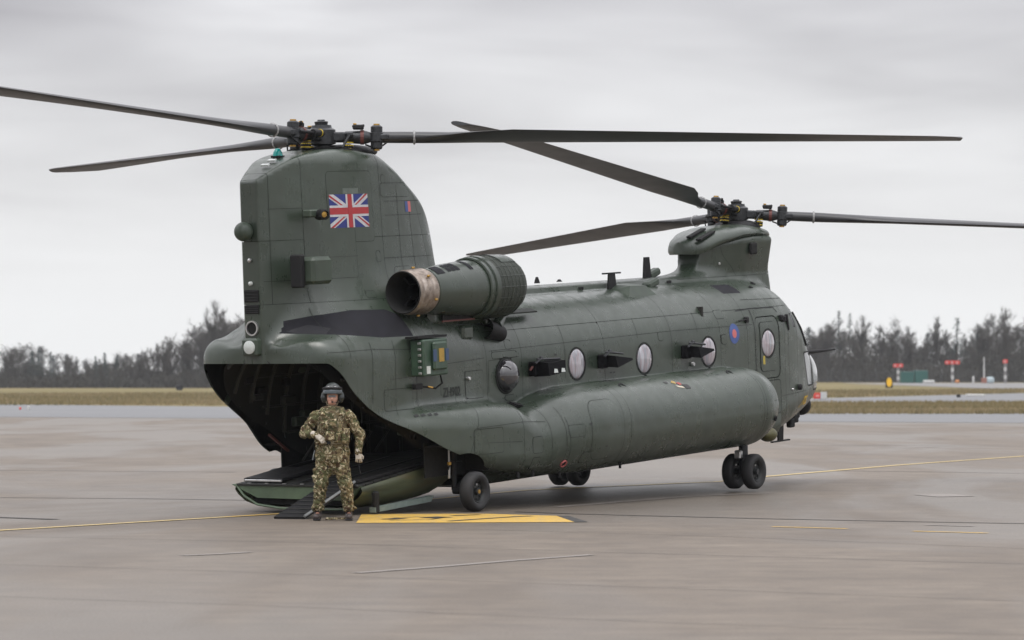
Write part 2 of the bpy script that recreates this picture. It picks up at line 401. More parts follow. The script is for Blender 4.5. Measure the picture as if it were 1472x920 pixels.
def m_ramp_side():
    t = NT('ramp_skin_paint'); v = t.coord(sc=(.4, 1, 3)); n = t.noise(v, 2.2, 5, .6, .3)
    t.set(Base_Color=t.ramp(n, [(.32, (.035, .044, .026)), (.5, (.082, .098, .058)), (.68, (.10, .090, .045))]), Roughness=.33); return t.m
M_RSIDE = m_ramp_side()
M_BOXG = simple('bright_green_box_paint', (.036, .066, .044), .4, var=.2)
M_OLIVE = simple('equipment_olive_paint', (.040, .056, .040), .5, var=.25, scale=4)
def m_glass(name, base, rough, spec=.8, alpha=None):
    t = NT(name); v = t.coord(); n = t.noise(v, 6, 3, .5)
    t.set(Base_Color=t.ramp(n, [(.3, tuple(x*.9 for x in base)), (.7, base)]), Roughness=rough); t.b.inputs['Specular IOR Level'].default_value = spec
    t.b.inputs['Coat Weight'].default_value = .6; t.b.inputs['Coat Roughness'].default_value = .04; return t.m
def m_pane():  # pale streaks painted into the base colour stand for reflections in the acrylic
    t = NT('window_acrylic_painted_reflection'); v = t.coord(sc=(9, 9, 1.2)); n = t.noise(v, 1.3, 3, .55, .4)
    t.set(Base_Color=t.ramp(n, [(.36, (.42, .42, .46)), (.5, (.33, .27, .29)), (.6, (.24, .25, .28)), (.7, (.46, .45, .48))]), Roughness=.10); t.b.inputs['Coat Weight'].default_value = .8; t.b.inputs['Coat Roughness'].default_value = .03; return t.m
M_PANE = m_pane()
M_DGLASS = m_glass('dark_cockpit_glass', (.02, .02, .022), .03, 1.0)
M_DGLASS.node_tree.nodes['Principled BSDF'].inputs['Metallic'].default_value = 0
M_BUB = m_glass('bubble_window_acrylic', (.03, .028, .032), .04, 1.0)

# ------------------------------------------------------------ hull as one smooth field, meshed by surface nets, then cut into panels
def ip(x, xs, ys):
    """smooth interpolation (Catmull-Rom style hermite) of a table"""
    xs = np.asarray(xs, float); ys = np.asarray(ys, float)
    d = np.diff(ys)/np.diff(xs); m = np.empty_like(ys); m[1:-1] = np.where(d[:-1]*d[1:] > 0, 2*d[:-1]*d[1:]/(d[:-1]+d[1:]+1e-12), 0); m[0] = d[0]; m[-1] = d[-1]
    i = np.clip(np.searchsorted(xs, x)-1, 0, len(xs)-2); h = xs[i+1]-xs[i]; t = np.clip((x-xs[i])/h, 0, 1)
    return (2*t**3-3*t**2+1)*ys[i]+(t**3-2*t**2+t)*h*m[i]+(-2*t**3+3*t**2)*ys[i+1]+(t**3-t**2)*h*m[i+1]
def smin(a, b, k): h = np.clip(.5+.5*(b-a)/k, 0, 1); return b*(1-h)+a*h-k*h*(1-h)
def smax(a, b, k): return -smin(-a, -b, k)
def rrect(a, z, w, zb, zt, rt, rb):
    zc = (zb+zt)/2; hz = (zt-zb)/2; r = np.where(z > zc, rt, rb); r = np.minimum(r, np.minimum(np.maximum(w, .02), np.maximum(hz, .02)))
    qx = a-(w-r); qz = np.abs(z-zc)-(hz-r)
    return np.minimum(np.maximum(qx, qz), 0)+np.hypot(np.maximum(qx, 0), np.maximum(qz, 0))-r
FX = [-1.66, -1.58, -1.42, -1.1, -.4, .6, 1.8, 3, 9, 11.0, 11.5, 12.0, 12.5, 13.05, 13.45, 13.72, 13.88, 13.98]
FW = [.45, .98, 1.14, 1.196, 1.212, 1.22, 1.24, 1.24, 1.24, 1.22, 1.18, 1.10, .97, .79, .60, .41, .25, .03]
FT = [2.40, 2.46, 2.50, 2.52, 2.58, 2.74, 2.84, 2.86, 2.86, 2.85, 2.80, 2.54, 2.10, 1.73, 1.60, 1.46, 1.28, 1.04]
FB = [1.6, 1.2, .8, .4, .2, .16, .15, .15, .15, .20, .28, .38, .46, .54, .60, .68, .80, .98]
def f_fus(x, a, z):
    w = ip(x, FX, FW); w = np.where(x < -.8, (1.205+.03*np.clip((-.8-x)/.5, 0, 1))*np.clip(1-(np.clip(-.8-x, 0, .90)/.90)**4.2, 0, 1)**(1/3.4), w); zt = ip(x, FX, FT); zb = ip(x, FX, FB)
    rt = ip(x, [-1.75, -1, 1, 3, 11, 12, 13, 13.84], [.26, .36, .72, .92, .92, .8, .7, .5])
    f = rrect(a, z, w, zb, zt, rt, np.where(x > 11, .5, .28))
    return np.maximum(np.maximum(f, -1.70-x), x-13.98)
def f_pyl(x, a, z):
    xf = ip(z, [2.0, 2.8, 3.35, 3.8, 4.3, 4.7, 5.0, 5.3], [3.3, 2.8, 2.52, 2.42, 2.28, 2.0, 1.6, 1.2])
    T = ip(z, [2.0, 3.0, 4.0, 5.0], [.80, .70, .64, .60]); xr = -1.75; xm = .35
    tr = .15+(T-.15)*np.sin(np.clip((x-xr)/(xm-xr), 0, 1)*PI/2)**.95
    u = np.clip((x-xm)/(xf-xm), 0, 1.2); tf = T*np.sqrt(np.clip(1-u**2.1, 0, 1))
    t = np.where(x < xm, tr, tf)
    f = (a-t)*.9
    zt = ip(x, [-1.8, -1.45, -1.1, -.7, -.3, .5, .95, 1.45, 1.95, 2.3, 2.6], [4.68, 4.86, 5.0, 5.08, 5.12, 5.08, 4.92, 4.65, 4.38, 4.0, 3.4])
    f = smax(f, (z-zt)*.9, np.where(x < -1.2, .05, .05+.17*np.clip((x+1.2)/.8, 0, 1))); f = smax(f, (x-xf)*.8, .12); f = np.maximum(f, xr-x)
    return np.maximum(f, .9-z)
def f_spine(x, a, z):
    f = rrect(a, z, .36, 2.4, ip(x, [2, 3, 9, 10.5], [3.02, 2.98, 2.98, 3.0]), .16, .1)
    return np.maximum(f, np.maximum(1.5-x, x-10.6))
def f_spon(x, a, z):
    X = [-.75, -.3, .4, 1.2, 2.1, 2.5, 2.8, 3.3, 4.0, 8.9, 9.3, 9.6, 9.78, 9.86]
    yo = ip(x, X, [1.16, 1.34, 1.62, 1.80, 1.90, 1.92, 2.00, 2.12, 2.18, 2.18, 2.10, 1.92, 1.66, 1.30])
    zt = ip(x, X, [1.36, 1.40, 1.42, 1.42, 1.38, 1.24, 1.30, 1.42, 1.49, 1.49, 1.45, 1.32, 1.12, .92])
    zb = ip(x, X, [1.2, .9, .66, .50, .36, .31, .28, .24, .22, .22, .26, .38, .56, .76])
    f = rrect(a, z, yo, zb, zt, ip(x, [-1, 0, 2.4, 3.2, 10], [.08, .30, .42, .56, .60]), ip(x, [0, 2.4, 3.4, 10], [.16, .30, .56, .60]))
    return np.maximum(np.maximum(f, -.75-x), x-9.86)
def f_fpyl(x, a, z):
    T = ip(x, [9.5, 10.15, 10.6, 11.2, 12.0, 12.5], [.06, .20, .36, .50, .52, .44])+.10*np.clip((z-3.0)*2, 0, 1)*np.clip((x-10)/1., 0, 1)
    f = (a-T)*.9
    zt = ip(x, [9.4, 9.8, 10.1, 10.2, 10.6, 11.4, 12.1, 12.5], [2.9, 3.0, 3.15, 3.42, 3.52, 3.60, 3.58, 3.5])
    f = smax(f, z-zt, .08); f = smax(f, x-(11.98+.10*np.clip((3.1-z)*2, 0, 1)), .10); f = np.maximum(f, 9.3-x); return np.maximum(f, 2.2-z)
def FIELD(P):
    return np.maximum(FIELD0(P), -1.76-P[:, 0])
def FIELD0(P):
    x, y, z = P[:, 0], P[:, 1], P[:, 2]; a = np.abs(y)
    f = smin(f_fus(x, a, z), f_pyl(x, a, z), np.clip(.85-.25*(x-1), .25, .85)*(.10+.90*np.clip((x+1.8)/.8, 0, 1)))
    f = smin(f, f_spine(x, a, z), .07)
    f = smin(f, f_fpyl(x, a, z), .16)
    return smin(f, f_spon(x, a, z), np.where(x > 2.6, .03, .12))
def grad(P, e=.012, FIELD=FIELD):
    G = np.stack([FIELD(P+np.eye(3)[k]*e)-FIELD(P-np.eye(3)[k]*e) for k in range(3)], 1)
    return G/(np.linalg.norm(G, axis=1, keepdims=True)+1e-9)
def surface_nets(lo, hi, h, FIELD=FIELD):
    n = [int(math.ceil((hi[k]-lo[k])/h))+1 for k in range(3)]
    ax = [lo[k]+h*np.arange(n[k]) for k in range(3)]
    F = np.empty(n, np.float32)
    for i in range(n[0]):
        Y, Z = np.meshgrid(ax[1], ax[2], indexing='ij'); P = np.stack([np.full(Y.size, ax[0][i]), Y.ravel(), Z.ravel()], 1)
        F[i] = FIELD(P).reshape(Y.shape)
    S = F < 0
    c = np.zeros([k-1 for k in n], np.int8)
    for i in (0, 1):
        for j in (0, 1):
            for k in (0, 1): c += S[i:n[0]-1+i, j:n[1]-1+j, k:n[2]-1+k]
    act = (c > 0) & (c < 8); idx = -np.ones(act.shape, np.int64); I = np.argwhere(act); idx[act] = np.arange(len(I))
    acc = np.zeros((len(I), 3)); cnt = np.zeros(len(I))
    cor = [(i, j, k) for i in (0, 1) for j in (0, 1) for k in (0, 1)]
    for a_ in cor:
        for b_ in cor:
            if sum(b_)-sum(a_) == 1 and sum(abs(p-q) for p, q in zip(a_, b_)) == 1:
                A = F[tuple((I+a_).T)]; B = F[tuple((I+b_).T)]; m = (A < 0) != (B < 0)
                t = np.where(m, A/(A-B+1e-12), 0)[:, None]; p = np.array(a_)+(np.array(b_)-np.array(a_))*t
                acc += p*m[:, None]; cnt += m
    V = (I+acc/cnt[:, None])*h+np.array(lo)
    quads = []
    for k in range(3):
        u, v = (k+1) % 3, (k+2) % 3
        sl0 = [slice(None)]*3; sl1 = [slice(None)]*3; sl0[k] = slice(0, n[k]-1); sl1[k] = slice(1, n[k])
        D = S[tuple(sl0)] != S[tuple(sl1)]
        E_ = np.argwhere(D); E_ = E_[(E_[:, u] > 0) & (E_[:, v] > 0) & (E_[:, u] < n[u]-1) & (E_[:, v] < n[v]-1)]
        fl = S[tuple(E_.T)]
        eu = np.eye(3, dtype=int)[u]; ev = np.eye(3, dtype=int)[v]
        q = np.stack([idx[tuple((E_-eu-ev).T)], idx[tuple((E_-ev).T)], idx[tuple(E_.T)], idx[tuple((E_-eu).T)]], 1)
        q[~fl] = q[~fl][:, ::-1]; quads.append(q)
    Q = np.concatenate(quads)
    for _ in range(4):
        e_ = min(.012, h*.3); f = FIELD(V); G = np.stack([FIELD(V+np.eye(3)[k]*e_)-FIELD(V-np.eye(3)[k]*e_) for k in range(3)], 1)/(2*e_)
        gn = np.linalg.norm(G, axis=1)+1e-6; V = V-(G/gn[:, None])*np.clip(f/np.maximum(gn, .3), -.5*h, .5*h)[:, None]*.9
    T = np.concatenate([Q[:, [0, 1, 2]], Q[:, [0, 2, 3]]])
    return V, T
def clip(V, T, phi):
    """keep phi<0"""
    s = phi < 0; c = s[T].sum(1)
    keep = T[c == 3]; out = [keep]; newV = [V]; nb = len(V)
    for want in (1, 2):
        t = T[c == want]
        if not len(t): continue
        st = s[t]; odd = np.argmax(st, 1) if want == 1 else np.argmin(st, 1)
        ar = np.arange(len(t)); a = t[ar, odd]; b = t[ar, (odd+1) % 3]; d = t[ar, (odd+2) % 3]
        def cut(p, q):
            nonlocal nb
            lo = np.minimum(p, q); hi = np.maximum(p, q)
            w = (phi[lo]/(phi[lo]-phi[hi]))[:, None]; N_ = V[lo]*(1-w)+V[hi]*w
            key = lo.astype(np.int64)*(len(V)+1)+hi; u, fi, inv = np.unique(key, return_index=True, return_inverse=True)
            newV.append(N_[fi]); r = nb+inv.reshape(-1); nb += len(u); return r
        ab = cut(a, b); ad = cut(a, d)
        if want == 1: out.append(np.stack([a, ab, ad], 1))
        else: out += [np.stack([ab, b, d], 1), np.stack([ab, d, ad], 1)]
    V2 = np.concatenate(newV); T2 = np.concatenate(out)
    if not len(T2): return V2[:0], T2
    u, inv = np.unique(T2, return_inverse=True); return V2[u], inv.reshape(-1, 3)
def split(V, T, fn, gap=.004):
    p = fn(V); a = clip(V, T, p+gap); b = clip(V, T, -p+gap); return a, b
def hull_obj(name, VT, mat, parent=HELI, off=0.0, kind=None):
    V, T = VT
    if not len(T): return None
    N_ = grad(V)
    if off: V = V+N_*off
    me = bpy.data.meshes.new(name); me.vertices.add(len(V)); me.vertices.foreach_set('co', V.astype(np.float32).ravel())
    me.loops.add(len(T)*3); me.loops.foreach_set('vertex_index', T.astype(np.int32).ravel()); me.polygons.add(len(T))
    me.polygons.foreach_set('loop_start', np.arange(0, len(T)*3, 3, dtype=np.int32)); me.update(calc_edges=True); me.validate()
    me.materials.append(mat); me.shade_smooth()
    if len(me.vertices) == len(V): me.normals_split_custom_set_from_vertices(N_.tolist())
    o = bpy.data.objects.new(name, me); COL.objects.link(o); o.parent = parent
    if kind: o['kind'] = kind
    return o
# the edge of the rear opening, seen from the side
RX = [-1.9, -1.52, -1.40, -1.12, -.68, 0., .55, 1.2, 1.9]; RZ = [2.17, 2.155, 2.06, 1.74, 1.43, 1.10, .80, .56, .30]
def rim(V): return np.where(V[:, 0] < 1.9, ip(V[:, 0], RX, RZ)-V[:, 2], -1.0)   # <0 keeps what lies above
V0, T0 = surface_nets((-2.0, -2.35, -.02), (13.85, 2.35, 5.3), .05)
V0, T0 = clip(V0, T0, rim(V0))
# wheel wells of the aft gear
def well(V): return np.minimum(np.hypot(V[:, 0]-.85, (V[:, 2]-.18)*1.0)-.56, 9)
V0, T0 = clip(V0, T0, np.where((np.abs(V[:, 1]) > 1.2) if False else (np.abs(V0[:, 1]) > 1.28), -well(V0), -1.0))
BVH = BVHTree.FromPolygons(V0.tolist(), T0.tolist())
def rr(V, x0, x1, z0, z1, r=.06, k=(0, 2)):
    """rounded rectangle seen from the side"""
    cx, cz = (x0+x1)/2, (z0+z1)/2; qx = np.abs(V[:, k[0]]-cx)-((x1-x0)/2-r); qz = np.abs(V[:, k[1]]-cz)-((z1-z0)/2-r)
    return np.minimum(np.maximum(qx, qz), 0)+np.hypot(np.maximum(qx, 0), np.maximum(qz, 0))-r
def side(V, f, s=-1): return np.where(V[:, 1]*s > 0, f, 1.0)
MAIN = (V0, T0)
def carve(fn, gap=.003):
    global MAIN
    a, MAIN = split(*MAIN, fn, gap); return a
# glazing: windows on both sides; panes split out of the skin
def dome_pane(parent, x, z, s, y, r):
    m = MB(); m.lathe([(s*.045*math.sin(i/6*PI/2), r*math.cos(i/6*PI/2)+.002) for i in range(7)], 32, 'Y', (x, y-s*.012, z)); m.build('pane', M_PANE, parent, 60)
WIN = [(4.62, 1.80), (6.60, 1.77), (8.60, 1.77)]
for s in (-1, 1):
    for i, (wx, wz) in enumerate(WIN+([(2.66, 1.74)] if s == 1 else [])):
        ring = carve(lambda V: side(V, np.hypot(V[:, 0]-wx, V[:, 2]-wz)-.255, s), .003)
        pane, fr = split(*ring, lambda V: np.hypot(V[:, 0]-wx, V[:, 2]-wz)-.228, 0)
        f = hull_obj('window_frame', fr, M_SEAL, off=.008); dome_pane(f, wx, wz, s, pane[0][:, 1].mean(), .228)
# bubble window, right side
ring = carve(lambda V: side(V, np.hypot(V[:, 0]-2.66, V[:, 2]-1.74)-.275, -1), .003)
pane, fr = split(*ring, lambda V: np.hypot(V[:, 0]-2.66, V[:, 2]-1.74)-.245, 0)
f = hull_obj('window_frame', fr, M_SEAL, off=.01)
m = MB(); n, k_ = 28, 9
prof = [(.245*math.cos(i/k_*PI/2), .19*math.sin(i/k_*PI/2)) for i in range(k_+1)]
m.lathe([(-h, r) for r, h in prof], n, 'Y', (2.66, -1.235, 1.74)); m.build('bubble_pane', M_BUB, f, 60)
# crew door with its window
door = carve(lambda V: side(V, rr(V, 10.22, 11.0, 1.22, 2.25, .12), -1), .008)
dw, door = split(*door, lambda V: np.hypot(V[:, 0]-10.60, (V[:, 2]-1.80))-.25, .002)
upper, door = split(*door, lambda V: rr(V, 10.33, 10.90, 1.34, 2.16, .08), .004)
DOOR = hull_obj('door', door, M_HULL, off=-.006); hull_obj('door_panel', upper, M_HULL, parent=DOOR, off=.004)
a, b = split(*dw, lambda V: np.hypot(V[:, 0]-10.60, V[:, 2]-1.80)-.222, 0)
hull_obj('window_frame', b, M_SEAL, parent=DOOR, off=.006); dome_pane(DOOR, 10.60, 1.80, -1, a[0][:, 1].mean(), .22)
lowd = carve(lambda V: side(V, rr(V, 10.22, 11.0, .62, 1.18, .06), -1), .006); hull_obj('lower_door', lowd, M_HULL)
# cockpit glazing: windscreen and side panes, cut in plan and elevation
def poly_phi(V, pts, ku, kv):
    """signed distance to a convex polygon (counter-clockwise) in coords ku,kv"""
    d = np.full(len(V), -1e9)
    for (a, b) in zip(pts, pts[1:]+pts[:1]):
        e = np.array(b)-np.array(a); n_ = np.array([e[1], -e[0]])/np.linalg.norm(e)
        d = np.maximum(d, (V[:, ku]-a[0])*n_[0]+(V[:, kv]-a[1])*n_[1])
    return d
def glass(name, fn, mat=None, frame=.022):
    g = carve(fn, .002); a, b = split(*g, lambda V: fn(V)+frame, 0)
    f = hull_obj(name, b, M_SEAL, off=.006); hull_obj('pane', a, mat or M_DGLASS, parent=f, off=-.003)
for s in (-1, 1):
    # quarter window behind the windscreen pillar
    glass('quarter_window', lambda V: side(V, poly_phi(V, [(11.62, 2.02), (11.70, 2.02), (11.66, 2.26), (11.54, 2.26)], 0, 2), s), frame=.012)
    # windscreen half
    glass('windscreen', lambda V: side(V, np.maximum(poly_phi(V, [(12.28, 1.70), (13.35, 1.70), (13.0, 2.32), (11.86, 2.32)], 0, 2), .05-np.abs(V[:, 1])), s))
    # lower side window and nose window
    glass('side_window', lambda V: side(V, poly_phi(V, [(12.30, .98), (12.66, .98), (12.56, 1.58), (12.06, 1.58)], 0, 2), s))
    glass('nose_window', lambda V: side(V, np.maximum(poly_phi(V, [(12.74, .88), (13.95, .88), (13.95, 1.60), (12.64, 1.60)], 0, 2), .05-np.abs(V[:, 1])), s))
# black coating patch on the shoulder below the engine
patch = carve(lambda V: np.where((V[:, 1] < -.3), poly_phi(V, [(-2.1, 2.58), (-1.55, 2.47), (-.3, 2.45), (.40, 2.38), (.30, 2.74), (.1, 2.83), (-.5, 2.85), (-1.1, 2.80), (-1.6, 2.72)], 0, 2), 1.), 0)
core, patch = split(*patch, lambda V: poly_phi(V, [(-1.50, 2.60), (-1.25, 2.52), (-1.05, 2.62), (-1.22, 2.68)], 0, 2), 0)
hull_obj('shoulder_patch', patch, M_PATCH); hull_obj('shoulder_patch', core, simple('fresh_black_coating', (.012, .012, .016), .7))
roofp = carve(lambda V: np.where(V[:, 2] > 2.5, poly_phi(V, [(9.75, -.88), (10.35, -.88), (10.35, -.62), (9.75, -.62)], 0, 1), 1.), 0); hull_obj('roof_patch', roofp, M_PATCH)
# access hatches on the right side, each a panel of its own
HATCH = [(3.55, 4.35, .42, 1.30, .22), (2.30, 2.55, .62, .86, .03), (3.05, 3.40, .80, .98, .02), (3.38, 3.70, .40, .56, .02), (1.56, 2.06, 1.46, 1.86, .02), (-.45, .20, 1.42, 1.72, .03),
         (7.05, 7.20, 2.02, 2.16, .02), (1.0, 1.62, .70, 1.06, .02), (2.30, 2.50, .40, .56, .02), (2.62, 2.86, 1.36, 1.45, .02), (2.70, 2.88, 2.12, 2.26, .03), (8.98, 9.25, 2.28, 2.42, .02),
         (2.30, 2.98, 2.0, 2.1, .02), (9.02, 9.2, 1.86, 2.02, .02)]
for x0, x1, z0, z1, r in HATCH:
    hull_obj('access_hatch', carve(lambda V: side(V, rr(V, x0, x1, z0, z1, r)), .0035), M_HULL, off=.003)
PH = [(-1.05, -.12, 3.30, 4.20, .04), (.52, 1.30, 4.42, 4.62, .03), (-.45, -.30, 3.52, 3.64, .03), (.30, .42, 3.50, 3.66, .02), (.70, 1.18, 3.02, 3.42, .06), (-.62, .30, 3.80, 4.80, .05), (.55, .66, 4.62, 4.74, .02), (-.10, .1, 3.0, 3.1, .02)]
for x0, x1, z0, z1, r in PH:
    hull_obj('access_hatch', carve(lambda V: side(V, rr(V, x0, x1, z0, z1, r)), .003), M_HULL, off=.002)
# skin panels between the frames
def band_split(parts, fn, gap=.0035):
    out = []
    for p in parts:
        if not len(p[1]): continue
        a, b = split(*p, fn, gap); out += [q for q in (a, b) if len(q[1])]
    return out
pan = [MAIN]
low = [MAIN]
top = split(*MAIN, lambda V: np.where((V[:, 0] < 2.9), 2.98-V[:, 2], 1.0), .003)   # tail pylon above the shoulder
pyl, rest = top[0], top[1]
fp = split(*rest, lambda V: np.where((V[:, 0] > 9.2) & (V[:, 0] < 12.6), 2.93-V[:, 2], 1.0), .003); fpy, rest = fp
sp = split(*rest, lambda V: np.where(V[:, 0] > .02, np.where(np.abs(V[:, 1]) > 1.245, V[:, 2]-1.52, 1.0)*1.0, 1.0), 0) if False else None
pyls = [pyl]
for fn in (lambda V: V[:, 0]+1.58, lambda V: V[:, 0]+1.05+.0*V[:, 2], lambda V: V[:, 0]-.50, lambda V: V[:, 0]-(1.55+.35*(4.3-V[:, 2])), lambda V: V[:, 2]-3.86):
    pyls = band_split(pyls, fn)
for p in pyls: hull_obj('pylon_panel', p, M_HULL)
fps = [fpy]
for fn in (lambda V: V[:, 0]-(10.75+.22*np.tanh((3.15-V[:, 2])*5)), lambda V: V[:, 0]-12.0): fps = band_split(fps, fn)
for p in fps: hull_obj('forward_pylon_panel', p, M_HULL)
spf = lambda V: np.where(V[:, 0] > -.8, np.maximum(1.262-np.abs(V[:, 1]), V[:, 2]-1.56), 1.0)
spn, body = split(*rest, spf, 0)
spl = [q for q in split(*spn, lambda V: V[:, 1], 0)]
for fn in (lambda V: V[:, 0]-(1.0+.45*(V[:, 2]-.9)), lambda V: V[:, 0]-2.1, lambda V: V[:, 0]-2.72, lambda V: V[:, 0]-4.42, lambda V: V[:, 0]-4.62, lambda V: V[:, 0]-8.72, lambda V: V[:, 0]-8.80):
    spl = band_split(spl, fn)
for p in spl: hull_obj('fuel_tank_panel', p, M_HULL)
bod = [body]
for fn in (lambda V: V[:, 0]-.9-0.0, lambda V: V[:, 0]-2.16, lambda V: V[:, 0]-3.1, lambda V: V[:, 0]-5.42, lambda V: V[:, 0]-7.45, lambda V: V[:, 0]-9.0, lambda V: V[:, 0]-9.9, lambda V: V[:, 0]-11.2, lambda V: V[:, 0]-11.75, lambda V: np.where(V[:, 0] > 2.2, V[:, 2]-2.40, -1.0)):
    bod = band_split(bod, fn)
def islands(V, T):
    par = np.arange(len(V))
    for _ in range(400):
        m_ = par[T].min(1); new = par.copy()
        for k in range(3): np.minimum.at(new, T[:, k], m_)
        new = new[new]
        if (new == par).all(): break
        par = new
    r = par[T[:, 0]]; out = []
    for u in np.unique(r):
        t = T[r == u]
        if len(t) < 8: continue
        w, inv = np.unique(t, return_inverse=True); out.append((V[w], inv.reshape(-1, 3)))
    return out
bod = [q_ for p in bod for q_ in islands(*p)]
for p in bod: hull_obj('fuselage_panel', p, M_HULL)
# a dark inner shell just under the skin closes the joints
Vc, Tc = V0.copy(), T0
for fn in (lambda V: np.where(V[:, 0] < -.5, 1, -1.0),): pass
shell = hull_obj('inner_shell', (V0-grad(V0)*.03, T0), M_DARK)
# cabin lining seen through the rear opening
def lining():
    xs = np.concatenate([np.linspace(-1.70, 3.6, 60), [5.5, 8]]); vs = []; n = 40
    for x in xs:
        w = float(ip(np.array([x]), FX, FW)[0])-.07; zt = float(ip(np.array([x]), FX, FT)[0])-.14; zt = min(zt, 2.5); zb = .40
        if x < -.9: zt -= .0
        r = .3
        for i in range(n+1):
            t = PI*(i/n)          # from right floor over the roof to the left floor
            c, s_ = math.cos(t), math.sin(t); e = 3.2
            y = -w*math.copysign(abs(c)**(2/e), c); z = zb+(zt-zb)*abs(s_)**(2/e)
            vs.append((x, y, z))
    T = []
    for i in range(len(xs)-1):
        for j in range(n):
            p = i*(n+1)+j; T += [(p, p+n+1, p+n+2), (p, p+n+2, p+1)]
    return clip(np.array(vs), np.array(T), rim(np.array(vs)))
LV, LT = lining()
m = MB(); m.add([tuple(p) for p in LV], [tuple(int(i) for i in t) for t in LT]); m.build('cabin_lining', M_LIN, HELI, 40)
# ------------------------------------------------------------ helicopter: cap over the forward pylon
def fwd_cap():
    xs = [9.84, 9.87, 9.94, 10.04, 10.2, 10.5, 11.0, 11.5, 11.9, 12.1, 12.2]
    W_ = ip(np.array(xs), [9.84, 9.94, 10.1, 10.5, 11.2, 11.8, 12.1, 12.2], [.08, .24, .36, .50, .62, .60, .48, .25])
    ZE = ip(np.array(xs), [9.74, 10.0, 10.3, 10.8, 11.3, 12.2], [3.40, 3.37, 3.46, 3.60, 3.64, 3.58])
    ZC = ip(np.array(xs), [9.74, 9.85, 10.15, 10.66, 11.49, 12.2], [3.43, 3.54, 3.66, 3.76, 3.80, 3.70])
    vs = []; n = 20
    for x, w, ze, zc in zip(xs, W_, ZE, ZC):
        ring = []
        for i in range(n+1):
            t = PI*i/n; y = w*math.cos(t); e = abs(math.sin(t))**.8; ring.append((x, y, ze+(max(zc-ze, .03))*e))
        for i in range(1, n): 
            t = PI-PI*i/n; ring.append((x, w*.93*math.cos(t), ze-.05+.0*math.sin(t)))
        vs += ring
    k = 2*n; fs = [(i*k+j, i*k+(j+1) % k, (i+1)*k+(j+1) % k, (i+1)*k+j) for i in range(len(xs)-1) for j in range(k)]
    fs += [tuple(range(k)), tuple((len(xs)-1)*k+j for j in range(k))]
    m = MB(); m.add(vs, fs); c = m.build('forward_pylon_cap', M_HULL, HELI, 50)
    for dy in (-.32, -.14):
        m = MB(); m.box((10.2, dy, 3.655+(.02 if dy > -.2 else -.028)), (.50, .10, .03), (0, -.26, 0)); m.build('air_vent', M_DARK, c)
    m = MB(); m.sphere((11.80, 0, 3.74), 1, 20, 10, (.44, .42, .13)); m.build('mast_fairing', M_BLACK, c, 60)
    m = MB(); m.box((11.28, -.615, 3.38), (.22, .05, .20), bev=.02); m.build('side_vent', M_DARK, HELI)
fwd_cap()
# ------------------------------------------------------------ projecting prints, seams and plates on the skin
def hit(x, z, s=-1, off=.004):
    p, n, i, d = BVH.ray_cast(Vector((x, 6*s, z)), Vector((0, -s, 0)))
    if p is None: return None
    n = n if n.y*s > 0 else -n
    return p+n*off
def decal(name, polys, mat, off=.004, parent=HELI, s=-1, cell=.05):
    """flat print: polygons (x, z) laid on the skin"""
    bm = bmesh.new()
    for poly in polys:
        f = bm.faces.new([bm.verts.new((x, 0, z)) for x, z in poly])
    bmesh.ops.triangulate(bm, faces=bm.faces)
    xs = [v.co.x for v in bm.verts]; zs = [v.co.z for v in bm.verts]
    for lo, hi, no in ((min(xs), max(xs), (1, 0, 0)), (min(zs), max(zs), (0, 0, 1))):
        k = lo+cell
        while k < hi-1e-4:
            bmesh.ops.bisect_plane(bm, geom=bm.verts[:]+bm.edges[:]+bm.faces[:], plane_co=(k, 0, k), plane_no=no); k += cell
    for v in bm.verts:
        p = hit(v.co.x, v.co.z, s, off)
        if p is not None: v.co = p
    me = bpy.data.meshes.new(name); bm.to_mesh(me); bm.free(); me.materials.append(mat); me.shade_smooth()
    o = bpy.data.objects.new(name, me); COL.objects.link(o); o.parent = parent; return o
def seam(pts, w=.008, name='panel_seam', mat=None, off=.0035):
    """narrow sealed joint across the skin"""
    P = []
    for a, b in zip(pts[:-1], pts[1:]):
        n = max(1, int(math.hypot(b[0]-a[0], b[1]-a[1])/.06)); P += [(a[0]+(b[0]-a[0])*i/n, a[1]+(b[1]-a[1])*i/n) for i in range(n)]
    P.append(pts[-1]); vs = []
    for i, p in enumerate(P):
        q, r = P[max(i-1, 0)], P[min(i+1, len(P)-1)]; d = Vector((r[0]-q[0], r[1]-q[1])).normalized(); nx, nz = -d.y*w/2, d.x*w/2
        a = hit(p[0]+nx, p[1]+nz, -1, off); b = hit(p[0]-nx, p[1]-nz, -1, off)
        if a is None or b is None: return
        vs += [a, b]
    m = MB(); m.add(vs, [(2*i, 2*i+1, 2*i+3, 2*i+2) for i in range(len(P)-1)]); return m.build(name, mat or M_SEAL, HELI)
